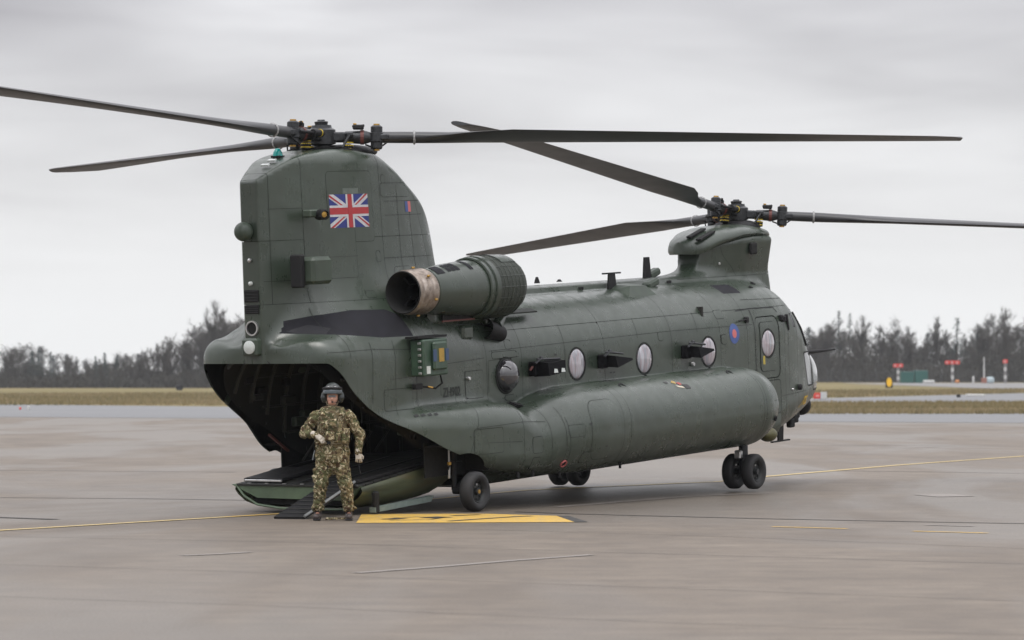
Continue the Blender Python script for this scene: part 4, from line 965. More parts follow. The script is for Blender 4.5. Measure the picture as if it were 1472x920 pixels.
# ------------------------------------------------------------ rotors
def wd(th, slope):
    """unit vector in the helicopter frame for a world azimuth (degrees) and a rise per metre"""
    v = Vector((math.cos(R(th)), math.sin(R(th)), slope)).normalized(); return (HMI.to_3x3() @ v).normalized()
def rotor(pos, blades, mast0, spin):
    H_ = empty('rotor_head', pos); H_.parent = HELI
    m = MB(); m.lathe([(mast0-pos[2], .12), (-.12, .12), (-.10, .20), (.10, .20), (.13, .15), (.17, .14), (.18, .001)], 24); m.build('mast', M_STEEL, H_, 35)
    m = MB(); m.lathe([(-.20, .15), (-.20, .30), (-.15, .31), (-.14, .15)], 28, closed=True); m.build('swashplate', M_BLACK, H_, 35)
    m = MB(); m.lathe([(.17, .09), (.22, .10), (.23, .06), (.25, .05), (.25, .001)], 16); m.build('oil_tank', M_STEEL, H_, 35)
    for th, sl, pit in blades:
        d = wd(th, sl); up = (HMI.to_3x3() @ Vector((0, 0, 1))); up = (up-d*up.dot(d)).normalized(); ch = up.cross(d)   # ch: horizontal, left of d
        Mx = Matrix((( d.x, ch.x, up.x, 0), (d.y, ch.y, up.y, 0), (d.z, ch.z, up.z, 0), (0, 0, 0, 1)))
        A = empty('rotor_arm'); A.parent = HELI; A.location = pos; A.rotation_euler = Mx.to_euler()
        q = random.Random(int(th*10)+3)
        m = MB(); m.box((.24, .075, 0), (.22, .05, .14), bev=.02); m.box((.24, -.075, 0), (.22, .05, .14), bev=.02); m.tube([(.30, -.13, 0), (.30, .13, 0)], .035, 10); tag(m.build('hinge_fork', M_STEEL, A, 35), kind='stuff')
        m = MB(); m.lathe([(.30, .06), (.34, .085), (.44, .09), (.60, .10), (.64, .09), (.70, .07)], 18, 'X'); m.build('pitch_housing', M_STEEL, A, 35)
        m = MB(); m.lathe([(.55, .101), (.55, .106), (.60, .106), (.60, .101)], 18, 'X', closed=True); m.build('red_band', M_REDB, A)
        m = MB(); m.lathe([(-.17, .07), (-.15, .085), (-.07, .085), (-.06, .11), (.06, .11), (.07, .085), (.15, .085), (.17, .06), (.17, .001)], 18, 'Z', (.78, 0, 0)); v = m.build('lag_hinge', M_STEEL, A, 35)
        for z in (-.18, .18): m = MB(); m.lathe([(-.012, .001), (-.012, .045), (.012, .045), (.012, .001)], 12, 'Z', (.78, 0, z)); m.build('hinge_cap', M_BRASS, v)
        m = MB(); m.tube([(.28, .17, .03), (.52, .17, .02)], .052, 14); m.tube([(.52, .17, .02), (.78, .12, .02)], .022, 8); dm = m.build('lag_damper', M_BLACK, A, 35)
        dm['kind'] = 'stuff'
        m = MB(); m.tube([(.33, .17, .03), (.345, .17, .03)], .057, 14); m.build('damper_ring', M_YFIT, A)
        for z in (-.06, -.10, -.15): m = MB(); m.lathe([(-.008, .075), (.008, .075), (.008, .03), (-.008, .03)], 16, 'Z', (.38, -.03, z-.02), closed=True); m.build('spring_ring', M_YFIT, A)
        m = MB(); m.lathe([(-.20, .07), (-.12, .075), (-.10, .03)], 14, 'Z', (.38, -.03, 0)); m.build('droop_stop', M_BLACK, A, 35)
        m = MB(); m.tube([(.30, -.24, -.16), (.40, -.20, .02)], .018, 8); m.box((.40, -.15, .03), (.10, .12, .05), bev=.01); tag(m.build('pitch_link', M_STEEL, A), kind='stuff')
        m = MB(); m.box((.52, -.06, .14), (.16, .09, .07), bev=.015); m.tube([(.44, -.06, .15), (.6, .02, .17)], .02, 6); tag(m.build('hose_block', M_BLACK, A), kind='stuff')
        m = MB(); m.box((.47, -.06, .185), (.05, .05, .02), bev=.004); m.build('brass_nut', M_BRASS, A)
        m = MB(); m.tube([(.62, .06, -.10), (.80, .12, -.16), (.95, .05, -.05)], .013, 6); m.build('bonding_strap', M_BLACK, A)
        # blade: round shank spreading to a full chord with twist
        B = empty('rotor_blade'); B.parent = HELI; B.location = pos; B.rotation_euler = Mx.to_euler()
        st = [.80, .95, 1.15, 1.45, 1.8, 2.2, 2.7, 3.4, 4.4, 5.4, 6.4, 7.4, 8.2, 8.7, 9.0, 9.10, 9.14]
        def sect(r):
            cw = float(ip(np.array([r]), [.8, 1.2, 1.5, 2.0, 2.7, 8.6, 9.0, 9.14], [.16, .18, .20, .45, .84, .84, .62, .34])[0]); th_ = float(ip(np.array([r]), [.8, 1.5, 2.0, 2.7, 9.14], [.16, .165, .14, .11, .06])[0])
            tw = R(pit+6-9*min(1, max(0, (r-2)/7.1))); rd_ = min(1, max(0, (r-1.35)/.9)); ring = []
            n = 18
            for k in range(n):
                t = 2*PI*k/n; u = .5*(1-math.cos(t)); 
                ya = 5*(.2969*math.sqrt(u)-.126*u-.3516*u*u+.2843*u**3-.1036*u**4)*2*.5; ya = ya/.5*th_/2*1.0
                az = ya if t < PI else -ya; ax = (u-.28)*cw
                cx_, cz_ = -math.cos(t)*cw/2*1.0, math.sin(t)*th_/2
                X_ = (cx_*(1-rd_)+ax*rd_); Z_ = (cz_*(1-rd_)+az*rd_)
                y = -X_*spin; ring.append((r, (y*math.cos(tw)+Z_*math.sin(tw)*spin), -y*math.sin(tw)*spin*1.0+Z_*math.cos(tw)))
            return ring
        m = MB(); vs = []; 
        for r in st: vs += sect(r)
        n = 18; fs = [(i*n+k, i*n+(k+1) % n, (i+1)*n+(k+1) % n, (i+1)*n+k) for i in range(len(st)-1) for k in range(n)]+[tuple(range(n)), tuple((len(st)-1)*n+k for k in range(n))]
        m.add(vs, fs); m.build('blade_skin', M_BLADE, B, 40)
        m = MB(); m.lathe([(1.30, .09), (1.31, .104), (1.325, .104), (1.335, .09)], 14, 'X', closed=True); m.build('blade_root_band', simple('grey_band', (.25, .25, .25), .5), B)
        m = MB(); m.box((.88, 0, 0), (.16, .20, .09), bev=.02); m.build('root_clevis', M_STEEL, B)
CT = .0
rotor((0, 0, 5.30), [(2, .0, 2), (122, .0, 2), (242, .013, 2)], 4.9, 1)
g1 = lambda th: -.05*math.cos(R(th))-.088*math.sin(R(th))+.006
rotor((11.83, 0, 3.965), [(-1, g1(-1), 2), (119, g1(119), 2), (239, g1(239), -4)], 3.55, -1)
m = MB(); m.sphere((.42, 0, 5.075), 1, 28, 12, (.62, .50, .12)); m.build('mast_fairing', M_BLACK, HELI, 60)

# ------------------------------------------------------------ landing gear
def wheel(p, r, w, name='wheel'):
    Wh = empty(name, p); Wh.parent = HELI
    m = MB(); prof = [(-w*.30, r*.56), (-w*.42, r*.62), (-w*.5, r*.76), (-w*.46, r*.90), (-w*.30, r*.985), (0, r), (w*.30, r*.985), (w*.46, r*.90), (w*.5, r*.76), (w*.42, r*.62), (w*.30, r*.56)]
    m.lathe(prof, 44, 'Y', closed=False); ty = m.build('tyre', M_TYRE, Wh, 50)
    for y in (-w*.12, w*.12): m = MB(); m.lathe([(y-.004, r*1.0), (y-.004, r*1.004), (y+.004, r*1.004), (y+.004, r*1.0)], 44, 'Y'); m.build('tread_rib', M_BLACK, ty) if False else None
    for s in (-1, 1):
        m = MB(); m.lathe([(s*w*.30, r*.57), (s*w*.36, r*.55), (s*w*.30, r*.50), (s*w*.12, r*.46), (s*w*.12, r*.20), (s*w*.34, r*.17), (s*w*.36, r*.12), (s*w*.36, .001)], 30, 'Y'); rm = m.build('rim', M_RIM, Wh, 40)
        for k in range(8): t = 2*PI*k/8; m = MB(); m.lathe([(s*w*.12, .016), (s*w*.2, .015), (s*w*.2, .001)], 8, 'Y', (r*.36*math.cos(t), 0, r*.36*math.sin(t))); m.build('rim_bolt', M_ALU if k == 2 else M_RIM, Wh)
    m = MB(); m.lathe([(-w*.40, .001), (-w*.40, .028), (-w*.34, .03)], 12, 'Y'); m.build('axle_cap', M_BRASS, Wh)
for s in (-1, 1):
    wheel((.98, 1.76*s, .185), .285, .20)
    m = MB(); m.tube([(.98, 1.62*s, .19), (.98, 1.40*s, .19)], .05, 12); m.tube([(.98, 1.44*s, .19), (1.55, 1.44*s, .44)], [.06, .08], 10); m.tube([(.98, 1.40*s, .2), (1.02, 1.38*s, .75)], [.035, .05], 12); tag(m.build('aft_gear_leg', M_BLACK, HELI, 40), kind='stuff')
    for y in (1.50, 1.86): wheel((8.86, y*s, -.185), .288, .19)
    m = MB(); m.tube([(8.86, 1.42*s, -.185), (8.86, 1.94*s, -.185)], .045, 12); m.build('gear_axle', M_STEEL, HELI)
    m = MB(); m.tube([(8.86, 1.68*s, -.2), (8.86, 1.68*s, .3)], .075, 16); m.build('forward_gear_leg', M_STEEL, HELI, 40)
    m = MB(); m.box((8.70, 1.68*s, .10), (.10, .12, .14), bev=.02); m.build('torque_link', M_ALU, HELI)
    m = MB(); m.box((.95, 1.45*s, .86), (.95, .34, .02)); m.box((1.45, 1.5*s, .66), (.02, .4, .42)); m.box((.95, 1.27*s, .66), (1.0, .02, .5)); tag(m.build('wheel_bay', M_DARK, HELI), kind='stuff')
    m = MB(); m.tube([(.85, 1.4*s, .5), (.9, 1.42*s, .62), (1.2, 1.4*s, .6)], .015, 6); m.build('brake_hose', M_BLACK, HELI)
m = MB(); m.box((.74, -1.50, .60), (.05, .05, .05), bev=.01); m.build('bay_lamp', M_BRASS, HELI)
# underside fittings
for x, y in ((1.95, -1.86), (2.35, -1.86), (3.0, -1.9), (4.7, -1.9)):
    m = MB(); m.lathe([(-.05, .001), (-.05, .02), (.04, .025)], 8, 'Z', (x, y, .26 if x > 2.6 else .34)); m.build('drain_stub', M_BLACK, HELI)

# ------------------------------------------------------------ ramp, floor, cabin
def ramp():
    Rp = empty('loading_ramp'); Rp.parent = HELI
    xs = [-.86, -.80, -.5, 0, .5, 1.0, 1.35, 1.6, 1.75]
    zt = lambda x: .42+(x+.86)*.097; zb = lambda x: float(ip(np.array([x]), [-.9, -.5, .2, .9, 1.3, 1.75], [.10, .06, .05, .07, .16, .32])[0])
    vs = []; 
    for x in xs:
        t, b = zt(x)-.03, zb(x); w = 1.10
        ring = [(x, -w, t), (x, -w-.02, t-.06), (x, -w+.03, (t+b)/2+.02), (x, -w+.16, b+.07), (x, -w+.38, b+.005), (x, 0, b), (x, w-.38, b+.005), (x, w-.16, b+.07), (x, w-.03, (t+b)/2+.02), (x, w+.02, t-.06), (x, w, t)]
        vs += ring
    n = 11; fs = [(i*n+k, i*n+k+1, (i+1)*n+k+1, (i+1)*n+k) for i in range(len(xs)-1) for k in range(n-1)]
    m = MB(); m.add(vs, fs); sk = m.build('ramp_skin', M_RSIDE, Rp, 60)
    # rear bar
    m = MB(); m.add([(-.865, -1.10, .40), (-.865, 1.18, .40), (-.865, .72, .215), (-.865, -.9, .20), (-.80, -1.10, .40), (-.80, 1.18, .40), (-.80, .72, .215), (-.80, -.9, .20)], [(0, 1, 2, 3), (4, 5, 6, 7), (0, 1, 5, 4), (1, 2, 6, 5), (2, 3, 7, 6), (3, 0, 4, 7)]); rb = m.build('ramp_end_beam', M_RAMP, Rp)
    m = MB(); m.box((-.76, 0, .25), (.03, 1.7, .26)); m.build('ramp_recess', M_DARK, Rp)
    m = MB(); m.tube([(-.86, 1.10, .40), (-.87, .95, .24), (-.87, .72, .12), (-.87, .3, .075), (-.87, -.3, .07), (-.87, -.8, .08)], .018, 6); m.build('ramp_lip', M_RAMP, Rp, 40)
    # treads: planks across the ramp
    for k in range(13):
        x = -.80+k*.195
        m = MB(); m.box((x+.0, 0, zt(x)-.02), (.185, 2.14, .03), (0, -.085, 0), bev=.006); m.build('tread_plank', M_LIN, Rp)
    for k in range(40):
        if k % 2: continue
        y = -1.0+k*.052; m = MB(); m.box((-.84, y, .418), (.03, .055, .012)); m.build('tread_stud', M_ALU if k % 3 == 0 else M_STEEL, rb)
    for y in (-.98, .98): m = MB(); m.box((.35, y, zt(.35)+.02), (2.3, .06, .05), (0, -.085, 0), bev=.01); m.build('ramp_rail', M_BLACK, Rp)
    for y in (-.55, .0, .45): m = MB(); m.box((.3, y, zt(.3)+.005), (2.2, .035, .02), (0, -.085, 0)); m.build('roller_track', M_STEEL, Rp)
    m = MB(); m.box((-.35, .66, .505), (.85, .66, .05), (0, -.10, 0), bev=.01); m.build('folded_toe_plate', M_BLACK, Rp)
    m = MB(); m.box((-.79, .66, .452), (.03, .66, .03), bev=.005); m.build('toe_plate_hinge', M_ALU, Rp)
    # toe plate let down to the ground
    g0 = HMI @ Vector((-3.28, 46.1, .012)); g1_ = HMI @ Vector((-2.86, 45.95, .012))
    a = Vector((-.86, -.52, .44)); b_ = Vector((-.86, -1.0, .44))
    gA = HMI @ (gp(394, 746)+Vector((0, 0, .01))); gB = HMI @ (gp(438, 746.4)+Vector((0, 0, .01)))
    n_ = (b_-a).cross(gA-a).normalized(); n_ = n_ if n_.z > 0 else -n_
    m = MB(); q = [a, b_, gB, gA]; m.add([p+n_*.02 for p in q]+[p-n_*.015+n_*.02*0 for p in q], [(0, 1, 2, 3), (4, 5, 6, 7), (0, 1, 5, 4), (1, 2, 6, 5), (2, 3, 7, 6), (3, 0, 4, 7)]); tp = m.build('toe_plate', M_BLACK, Rp)
    m = MB(); m.tube([b_+n_*.03, gB+n_*.03], .022, 4); m.build('toe_plate_edge', simple('worn_grey_edge', (.16, .17, .17), .5), tp)
    for k in range(1, 9):
        t = k/9; m = MB(); m.tube([a.lerp(gA, t)+n_*.025, b_.lerp(gB, t)+n_*.025], .006, 4); m.build('toe_plate_rib', M_LIN, tp)
    # pale strake under the ramp's side
    m = MB(); m.add([(-.62, -1.16, .02), (.75, -1.16, .05), (.82, -1.16, .13), (-.62, -1.16, .09), (-.62, -1.06, .02), (.75, -1.06, .05), (.82, -1.06, .13), (-.62, -1.06, .09)], [(0, 1, 2, 3), (4, 5, 6, 7), (0, 1, 5, 4), (1, 2, 6, 5), (2, 3, 7, 6), (3, 0, 4, 7)]); m.build('ramp_strake', simple('pale_grey_green_paint', (.15, .19, .175), .5), Rp)
    m = MB(); m.box((-.56, -1.13, .16), (.10, .08, .30), bev=.02); m.build('ramp_hook', M_DARK, Rp)
ramp()
for s in (-1, 1): m = MB(); m.box((1.66, 1.12*s, .56), (.26, .2, .42), bev=.03); m.build('hinge_housing', M_DARK, HELI)
m = MB(); m.tube([(1.06, -1.28, .84), (1.04, -1.28, .36)], .022, 10); m.build('ramp_actuator', M_ALU, HELI)
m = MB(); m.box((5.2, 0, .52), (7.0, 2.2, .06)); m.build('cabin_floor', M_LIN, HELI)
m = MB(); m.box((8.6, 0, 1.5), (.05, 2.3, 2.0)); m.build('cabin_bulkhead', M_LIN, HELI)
for i, x in enumerate(np.arange(-1.35, 3.6, .42)):
    w = float(ip(np.array([x]), FX, FW)[0])-.10; zt = min(float(ip(np.array([x]), FX, FT)[0])-.18, 2.46)
    pts = []
    zr = float(ip(np.array([x]), RX, RZ)[0])+.06 if x < 1.9 else .5
    for k in range(25):
        t = PI*k/24; c, s_ = math.cos(t), math.sin(t); y = -w*math.copysign(abs(c)**.62, c); z = .5+(zt-.5)*abs(s_)**.62
        if z > zr: pts.append((x, y, z))
    m = MB(); m.tube(pts, .032, 6); m.build('cabin_frame', M_FRAME, HELI, 40)
for y, z in ((-1.0, 1.9), (1.0, 1.9), (.85, 2.25), (-.6, 2.38), (.2, 2.40), (1.08, 1.45), (1.1, 1.05)):
    m = MB(); m.tube([(-1.1 if z > 1.8 else (-.2 if z > 1.2 else .4), y, z), (3.6, y, z)], .022, 6); m.build('cabin_pipe', M_FRAME, HELI)
q = random.Random(4)
for k in range(26):
    x, s_ = q.uniform(-.6, 2.6), q.choice((-1, 1, 1)); z = q.uniform(max(.7, float(ip(np.array([x]), RX, RZ)[0])+.2) if x < 1.9 else .8, 2.2)
    m = MB(); m.box((x, s_*1.02, z), (q.uniform(.08, .3), .10, q.uniform(.06, .28)), bev=.02); m.build('cabin_equipment', q.choice((M_FRAME, M_BLACK, M_OLIVE, M_LIN)), HELI)
for x, y, z in ((1.0, .2, 1.4), (1.6, -.4, 1.5), (.7, -.8, 1.6), (2.2, .5, 1.6)): m = MB(); m.tube([(x, y, z+.5), (x, y, z-.25)], .012, 6); m.build('cargo_strap', M_ALU if y < 0 else M_FRAME, HELI)
for k in range(5): m = MB(); m.tube([(.6+.45*k, 1.0, .62), (.6+.45*k, .72, .95), (.6+.45*k, 1.0, 1.0)], .018, 6); m.build('seat_frame', M_ALU if k == 1 else M_FRAME, HELI)
# red strip along the rim of the left wall, tie-down plate
m = MB(); m.box((.33, 1.22, .90), (.52, .04, .03), (0, .55, 0)); m.build('red_edge_strip', M_REDB, HELI)
m = MB(); m.box((-.85, 1.20, 1.62), (.10, .04, .14), (0, .8, 0)); m.build('rim_tab', M_OLIVE, HELI)
# ------------------------------------------------------------ crewman
PX, PY = -2.41, 45.76
MAN = empty('person', (PX, PY, gz(PX, PY)+.008))
tag(MAN, 'crewman in camouflage with dark flying helmet and pale gloves standing at the ramp', 'person')
def cap(P, a, b, ra, rb, sy=1.0):
    a = np.array(a, float); b = np.array(b, float); S = np.array([1, 1/sy, 1]); p = P*S; a = a*S; b = b*S
    ab = b-a; t = np.clip((p-a) @ ab/(ab @ ab), 0, 1); return np.linalg.norm(p-a-t[:, None]*ab, axis=1)-(ra+(rb-ra)*t)
def bxf(P, c, d, r, rz=0, rx=0):
    q = P-np.array(c); 
    if rz: cs, sn = math.cos(rz), math.sin(rz); q = np.stack([q[:, 0]*cs+q[:, 1]*sn, -q[:, 0]*sn+q[:, 1]*cs, q[:, 2]], 1)
    q = np.abs(q)-(np.array(d)/2-r); return np.linalg.norm(np.maximum(q, 0), axis=1)+np.minimum(q.max(1), 0)-r
def ell(P, c, r): k = (P-np.array(c))/np.array(r); n = np.linalg.norm(k, axis=1); return (n-1)*min(r)
def chain(f, parts, k):
    for g in parts: f = smin(f, g, k)
    return f
def folds(P, amp, fx=1.0):
    x, y, z = P[:, 0], P[:, 1], P[:, 2]
    a = np.sin(34*z+9*np.sin(11*x+3*z)+4*y)+.7*np.sin(57*z-21*x+6*np.sin(17*x+9*z))+.6*np.sin(26*x*fx+31*z+5*np.sin(23*y+14*z))
    return amp*a/2
SH, SHL = (-.215, .0, 1.385), (.215, .0, 1.385)
EL, HR = (-.375, .02, 1.165), (-.215, -.185, 1.135)
ELL_, HL = (.365, .03, 1.13), (.350, -.05, .90)
KN, AN = (-.150, -.045, .48), (-.195, .01, .15)
KNL, ANL = (.180, -.045, .48), (.220, .01, .15)
def sdf_body(P):
    f = chain(cap(P, (0, 0, .86), (0, 0, 1.32), .13, .15, .7), [cap(P, (-.16, 0, 1.38), (.16, 0, 1.38), .065, .065), cap(P, (0, 0, 1.38), (0, -.01, 1.53), .058, .055)], .05)
    for s, e, h in ((SH, EL, HR), (SHL, ELL_, HL)): f = chain(f, [cap(P, s, e, .05, .038), cap(P, e, h, .038, .026)], .02)
    for hp, kn, an in (((-.09, 0, .84), KN, AN), ((.09, 0, .84), KNL, ANL)): f = chain(f, [cap(P, hp, kn, .09, .058), cap(P, kn, an, .058, .038), cap(P, (an[0], .02, .09), (an[0]*1.05, -.09, .045), .03, .028)], .02)
    # head and face
    h = chain(ell(P, (0, -.005, 1.655), (.074, .095, .105)), [ell(P, (0, -.030, 1.595), (.056, .066, .058)), cap(P, (-.025, -.066, 1.565), (.025, -.066, 1.565), .022, .022)], .03)
    h = smin(h, cap(P, (0, -.094, 1.655), (0, -.112, 1.618), .009, .015), .012)
    for s in (-1, 1):
        h = smax(h, -ell(P, (.031*s, -.104, 1.655), (.018, .014, .011)), .012); h = smin(h, ell(P, (.031*s, -.088, 1.655), (.014, .012, .009)), .003)
        h = smin(h, ell(P, (.078*s, .01, 1.635), (.012, .022, .032)), .01); h = smin(h, ell(P, (.042*s, -.072, 1.615), (.02, .02, .018)), .02)
    h = smax(h, -cap(P, (-.018, -.103, 1.585), (.018, -.103, 1.585), .004, .004), .006)
    h = smin(h, cap(P, (-.014, -.096, 1.578), (.014, -.096, 1.578), .007, .007), .006)
    return smin(f, h, .02)
def sdf_jacket(P):
    f = cap(P, (0, .0, .90), (0, .0, 1.30), .205, .195, .74)
    f = chain(f, [cap(P, (-.17, .01, 1.375), (.17, .01, 1.375), .088, .088), cap(P, (0, .0, 1.42), (0, -.01, 1.50), .088, .075)], .07)
    for s, e, h in ((SH, EL, HR), (SHL, ELL_, HL)): f = chain(f, [cap(P, s, e, .084, .068)], .045); f = smin(f, cap(P, e, h, .066, .046), .03)
    f = smin(f, cap(P, (0, .0, .84), (0, .0, .93), .235, .225, .70), .05)
    f = smax(f, .765-P[:, 2], .02); f = smax(f, -cap(P, (0, -.0, .60), (0, -.0, .80), .20, .19, .65), .02)
    f = smax(f, -cap(P, (0, -.03, 1.5), (0, -.04, 1.62), .060, .08), .012)
    return f+folds(P, .011)
def sdf_trous(P):
    f = cap(P, (0, 0, .80), (0, 0, .88), .19, .18, .70)
    for hp, kn, an in (((-.10, 0, .78), KN, AN), ((.10, 0, .78), KNL, ANL)):
        f = smin(f, cap(P, hp, kn, .118, .090), .03); f = smin(f, cap(P, kn, an, .088, .074), .03)
        f = smin(f, bxf(P, (hp[0]*1.6+(-.075 if hp[0] < 0 else .06), .0, .60), (.05, .15, .17), .02), .02)
        f = smin(f, ell(P, (kn[0], -.095, .48), (.065, .04, .085)), .02)
        f = smin(f, ell(P, (an[0], an[1], .165), (.086, .09, .045)), .02)
    f = smax(f, .115-P[:, 2], .01)
    return f+folds(P, .013, .6)
def sdf_boots(P):
    f = np.full(len(P), 9.)
    for an, s in ((AN, -1), (ANL, 1)):
        f = smin(f, cap(P, (an[0], .02, .17), (an[0], .03, .06), .052, .048), .01); f = smin(f, cap(P, (an[0], .035, .046), (an[0]+.012*s, -.15, .040), .048, .044), .02)
    return np.maximum(f, .004-P[:, 2])
def sdf_glove(P, side_):
    if side_ < 0:      # right hand laid on the belly, fingers pointing to the left side and down
        w = np.array(HR); d = np.array([.80, -.18, -.50]); up = np.array([.35, -.75, .55])
    else:              # left hand hanging, loosely closed
        w = np.array(HL); d = np.array([.05, -.12, -1.0]); up = np.array([0, -1.0, .1])
    d = d/np.linalg.norm(d); up = up-d*(up @ d); up /= np.linalg.norm(up); sd = np.cross(d, up)
    g = lambda a, b, c: tuple(w+d*a+sd*b+up*c)
    f = cap(P, g(-.04, 0, 0), g(.015, 0, 0), .037, .034); 
    f = smin(f, cap(P, g(.02, -.012, 0), g(.075, -.018, 0), .028, .024), .02); f = smin(f, cap(P, g(.02, .014, 0), g(.075, .018, 0), .028, .022), .02)
    curl = .35 if side_ < 0 else .8
    for i, (o, L) in enumerate(((-.033, .070), (-.011, .078), (.011, .073), (.032, .058))):
        c1 = math.cos(curl*.6), -math.sin(curl*.6); c2 = math.cos(curl*1.6), -math.sin(curl*1.6)
        p0 = (.080, o, .002); p1 = (.080+L*.5*c1[0], o*1.12, L*.5*c1[1]); p2 = (p1[0]+L*.5*c2[0], o*1.15, p1[2]+L*.5*c2[1])
        f = smin(f, cap(P, g(*p0), g(*p1), .0115, .0105), .006); f = smin(f, cap(P, g(*p1), g(*p2), .0105, .009), .003)
    t = -1
    f = smin(f, cap(P, g(.015, .026*t, -.008), g(.052, .056*t, -.022), .015, .0125), .01); f = smin(f, cap(P, g(.052, .056*t, -.022), g(.080, .058*t, -.030), .012, .010), .004)
    return f
def sdf_helmet(P):
    o = ell(P, (0, .015, 1.705), (.122, .148, .135)); i = ell(P, (0, .0, 1.69), (.098, .125, .118))
    f = smax(o, -i, .008)
    cut = smax(-(P[:, 2]-(1.682-.11*np.clip((P[:, 1]+.02)/.08, 0, 1))), .0*P[:, 0]-9, .01)
    f = smax(f, cut, .012)
    for s in (-1, 1): f = smin(f, cap(P, (.108*s, .01, 1.64), (.118*s, .01, 1.64), .046, .040), .015); f = smin(f, cap(P, (.108*s, .02, 1.60), (.112*s, .02, 1.68), .036, .04), .02)
    return f
def blob(name, fn, lo, hi, h, mat, parent=MAN, kind=None):
    V, T = surface_nets(lo, hi, h, fn)
    me = bpy.data.meshes.new(name); me.from_pydata(V.tolist(), [], T.tolist()); me.materials.append(mat); me.shade_smooth()
    o = bpy.data.objects.new(name, me); COL.objects.link(o); o.parent = parent; return o
def m_camo(nm='camouflage_cloth', k=1.0):
    t = NT(nm); v = t.coord(sc=(1, 1, 1.35)); w = t.coord(sc=(1, 1, 1.5), loc=(3.1, 1.7, 5.2), rot=(.3, .2, .5)); u = t.coord(sc=(1.1, 1, 1), loc=(7.3, 2.2, 1.4), rot=(.1, .6, .2))
    n1 = t.noise(v, 8, 3, .55, 1.2); n2 = t.noise(w, 10, 3, .55, 1.4); n3 = t.noise(u, 15, 3, .6, 1.6); n4 = t.noise(v, 22, 2, .6, 1.0)
    st = lambda f, a: t.ramp(f, [(a-.008, (0, 0, 0)), (a+.008, (1, 1, 1))])
    c = t.mix(st(n1, .50), (.19*k, .15*k, .082*k, 1), (.088*k, .09*k, .042*k, 1))
    c = t.mix(st(n2, .56), c, (.075, .047, .027, 1)); c = t.mix(st(n3, .575), c, (.46*k, .40*k, .27*k, 1)); c = t.mix(st(n4, .62), c, (.025, .022, .014, 1)); 
    we = t.noise(t.coord(), 420, 2, .6); c = t.mix(t.rng(we, .3, .7, 0, .25), c, (.05, .045, .03, 1))
    t.set(Base_Color=c, Roughness=.9); t.b.inputs['Specular IOR Level'].default_value = .15
    t.bump(t.math('ADD', t.noise(v, 60, 3, .6), t.math('MULTIPLY', we, .4)), .5, .008); return t.m
M_CAMO = m_camo(); M_KIT = m_camo('camouflage_webbing', .62); M_POUCH = m_camo('camouflage_pouch', 1.15)
M_SKIN = simple('skin', (.46, .245, .175), .5, var=.12, scale=40); M_GLOVE = simple('pale_leather_glove', (.44, .40, .34), .75, var=.15, scale=40, bump=.3)
M_HELM = simple('helmet_shell', (.022, .027, .026), .35, var=.3, scale=20); M_VISOR = simple('grey_visor_cover', (.065, .08, .09), .22, var=.2, scale=15); M_BOOT = simple('dark_brown_boot', (.030, .020, .018), .5, var=.3, scale=30)
M_WEB = simple('tan_webbing', (.16, .135, .085), .9, var=.3, scale=60, bump=.3); M_PAPER = simple('pale_paper_strip', (.6, .66, .70), .6)
blob('body', sdf_body, (-.46, -.28, .0), (.46, .2, 1.80), .011, M_SKIN)
JK = blob('jacket', sdf_jacket, (-.50, -.32, .70), (.50, .24, 1.60), .0095, M_CAMO)
blob('trousers', sdf_trous, (-.36, -.24, .08), (.40, .22, 1.02), .0095, M_CAMO)
blob('boot', lambda P: np.where(P[:, 0] < 0, sdf_boots(P), 1.), (-.28, -.24, -.02), (-.02, .14, .25), .0095, M_BOOT); blob('boot', lambda P: np.where(P[:, 0] > 0, sdf_boots(P), 1.), (.02, -.24, -.02), (.32, .14, .25), .0095, M_BOOT)
blob('glove', lambda P: sdf_glove(P, -1), (-.32, -.34, .98), (.0, -.08, 1.24), .005, M_GLOVE); blob('glove', lambda P: sdf_glove(P, 1), (.24, -.24, .70), (.46, .08, .96), .005, M_GLOVE)
HEL = blob('helmet', sdf_helmet, (-.18, -.17, 1.55), (.18, .20, 1.87), .0075, M_HELM)
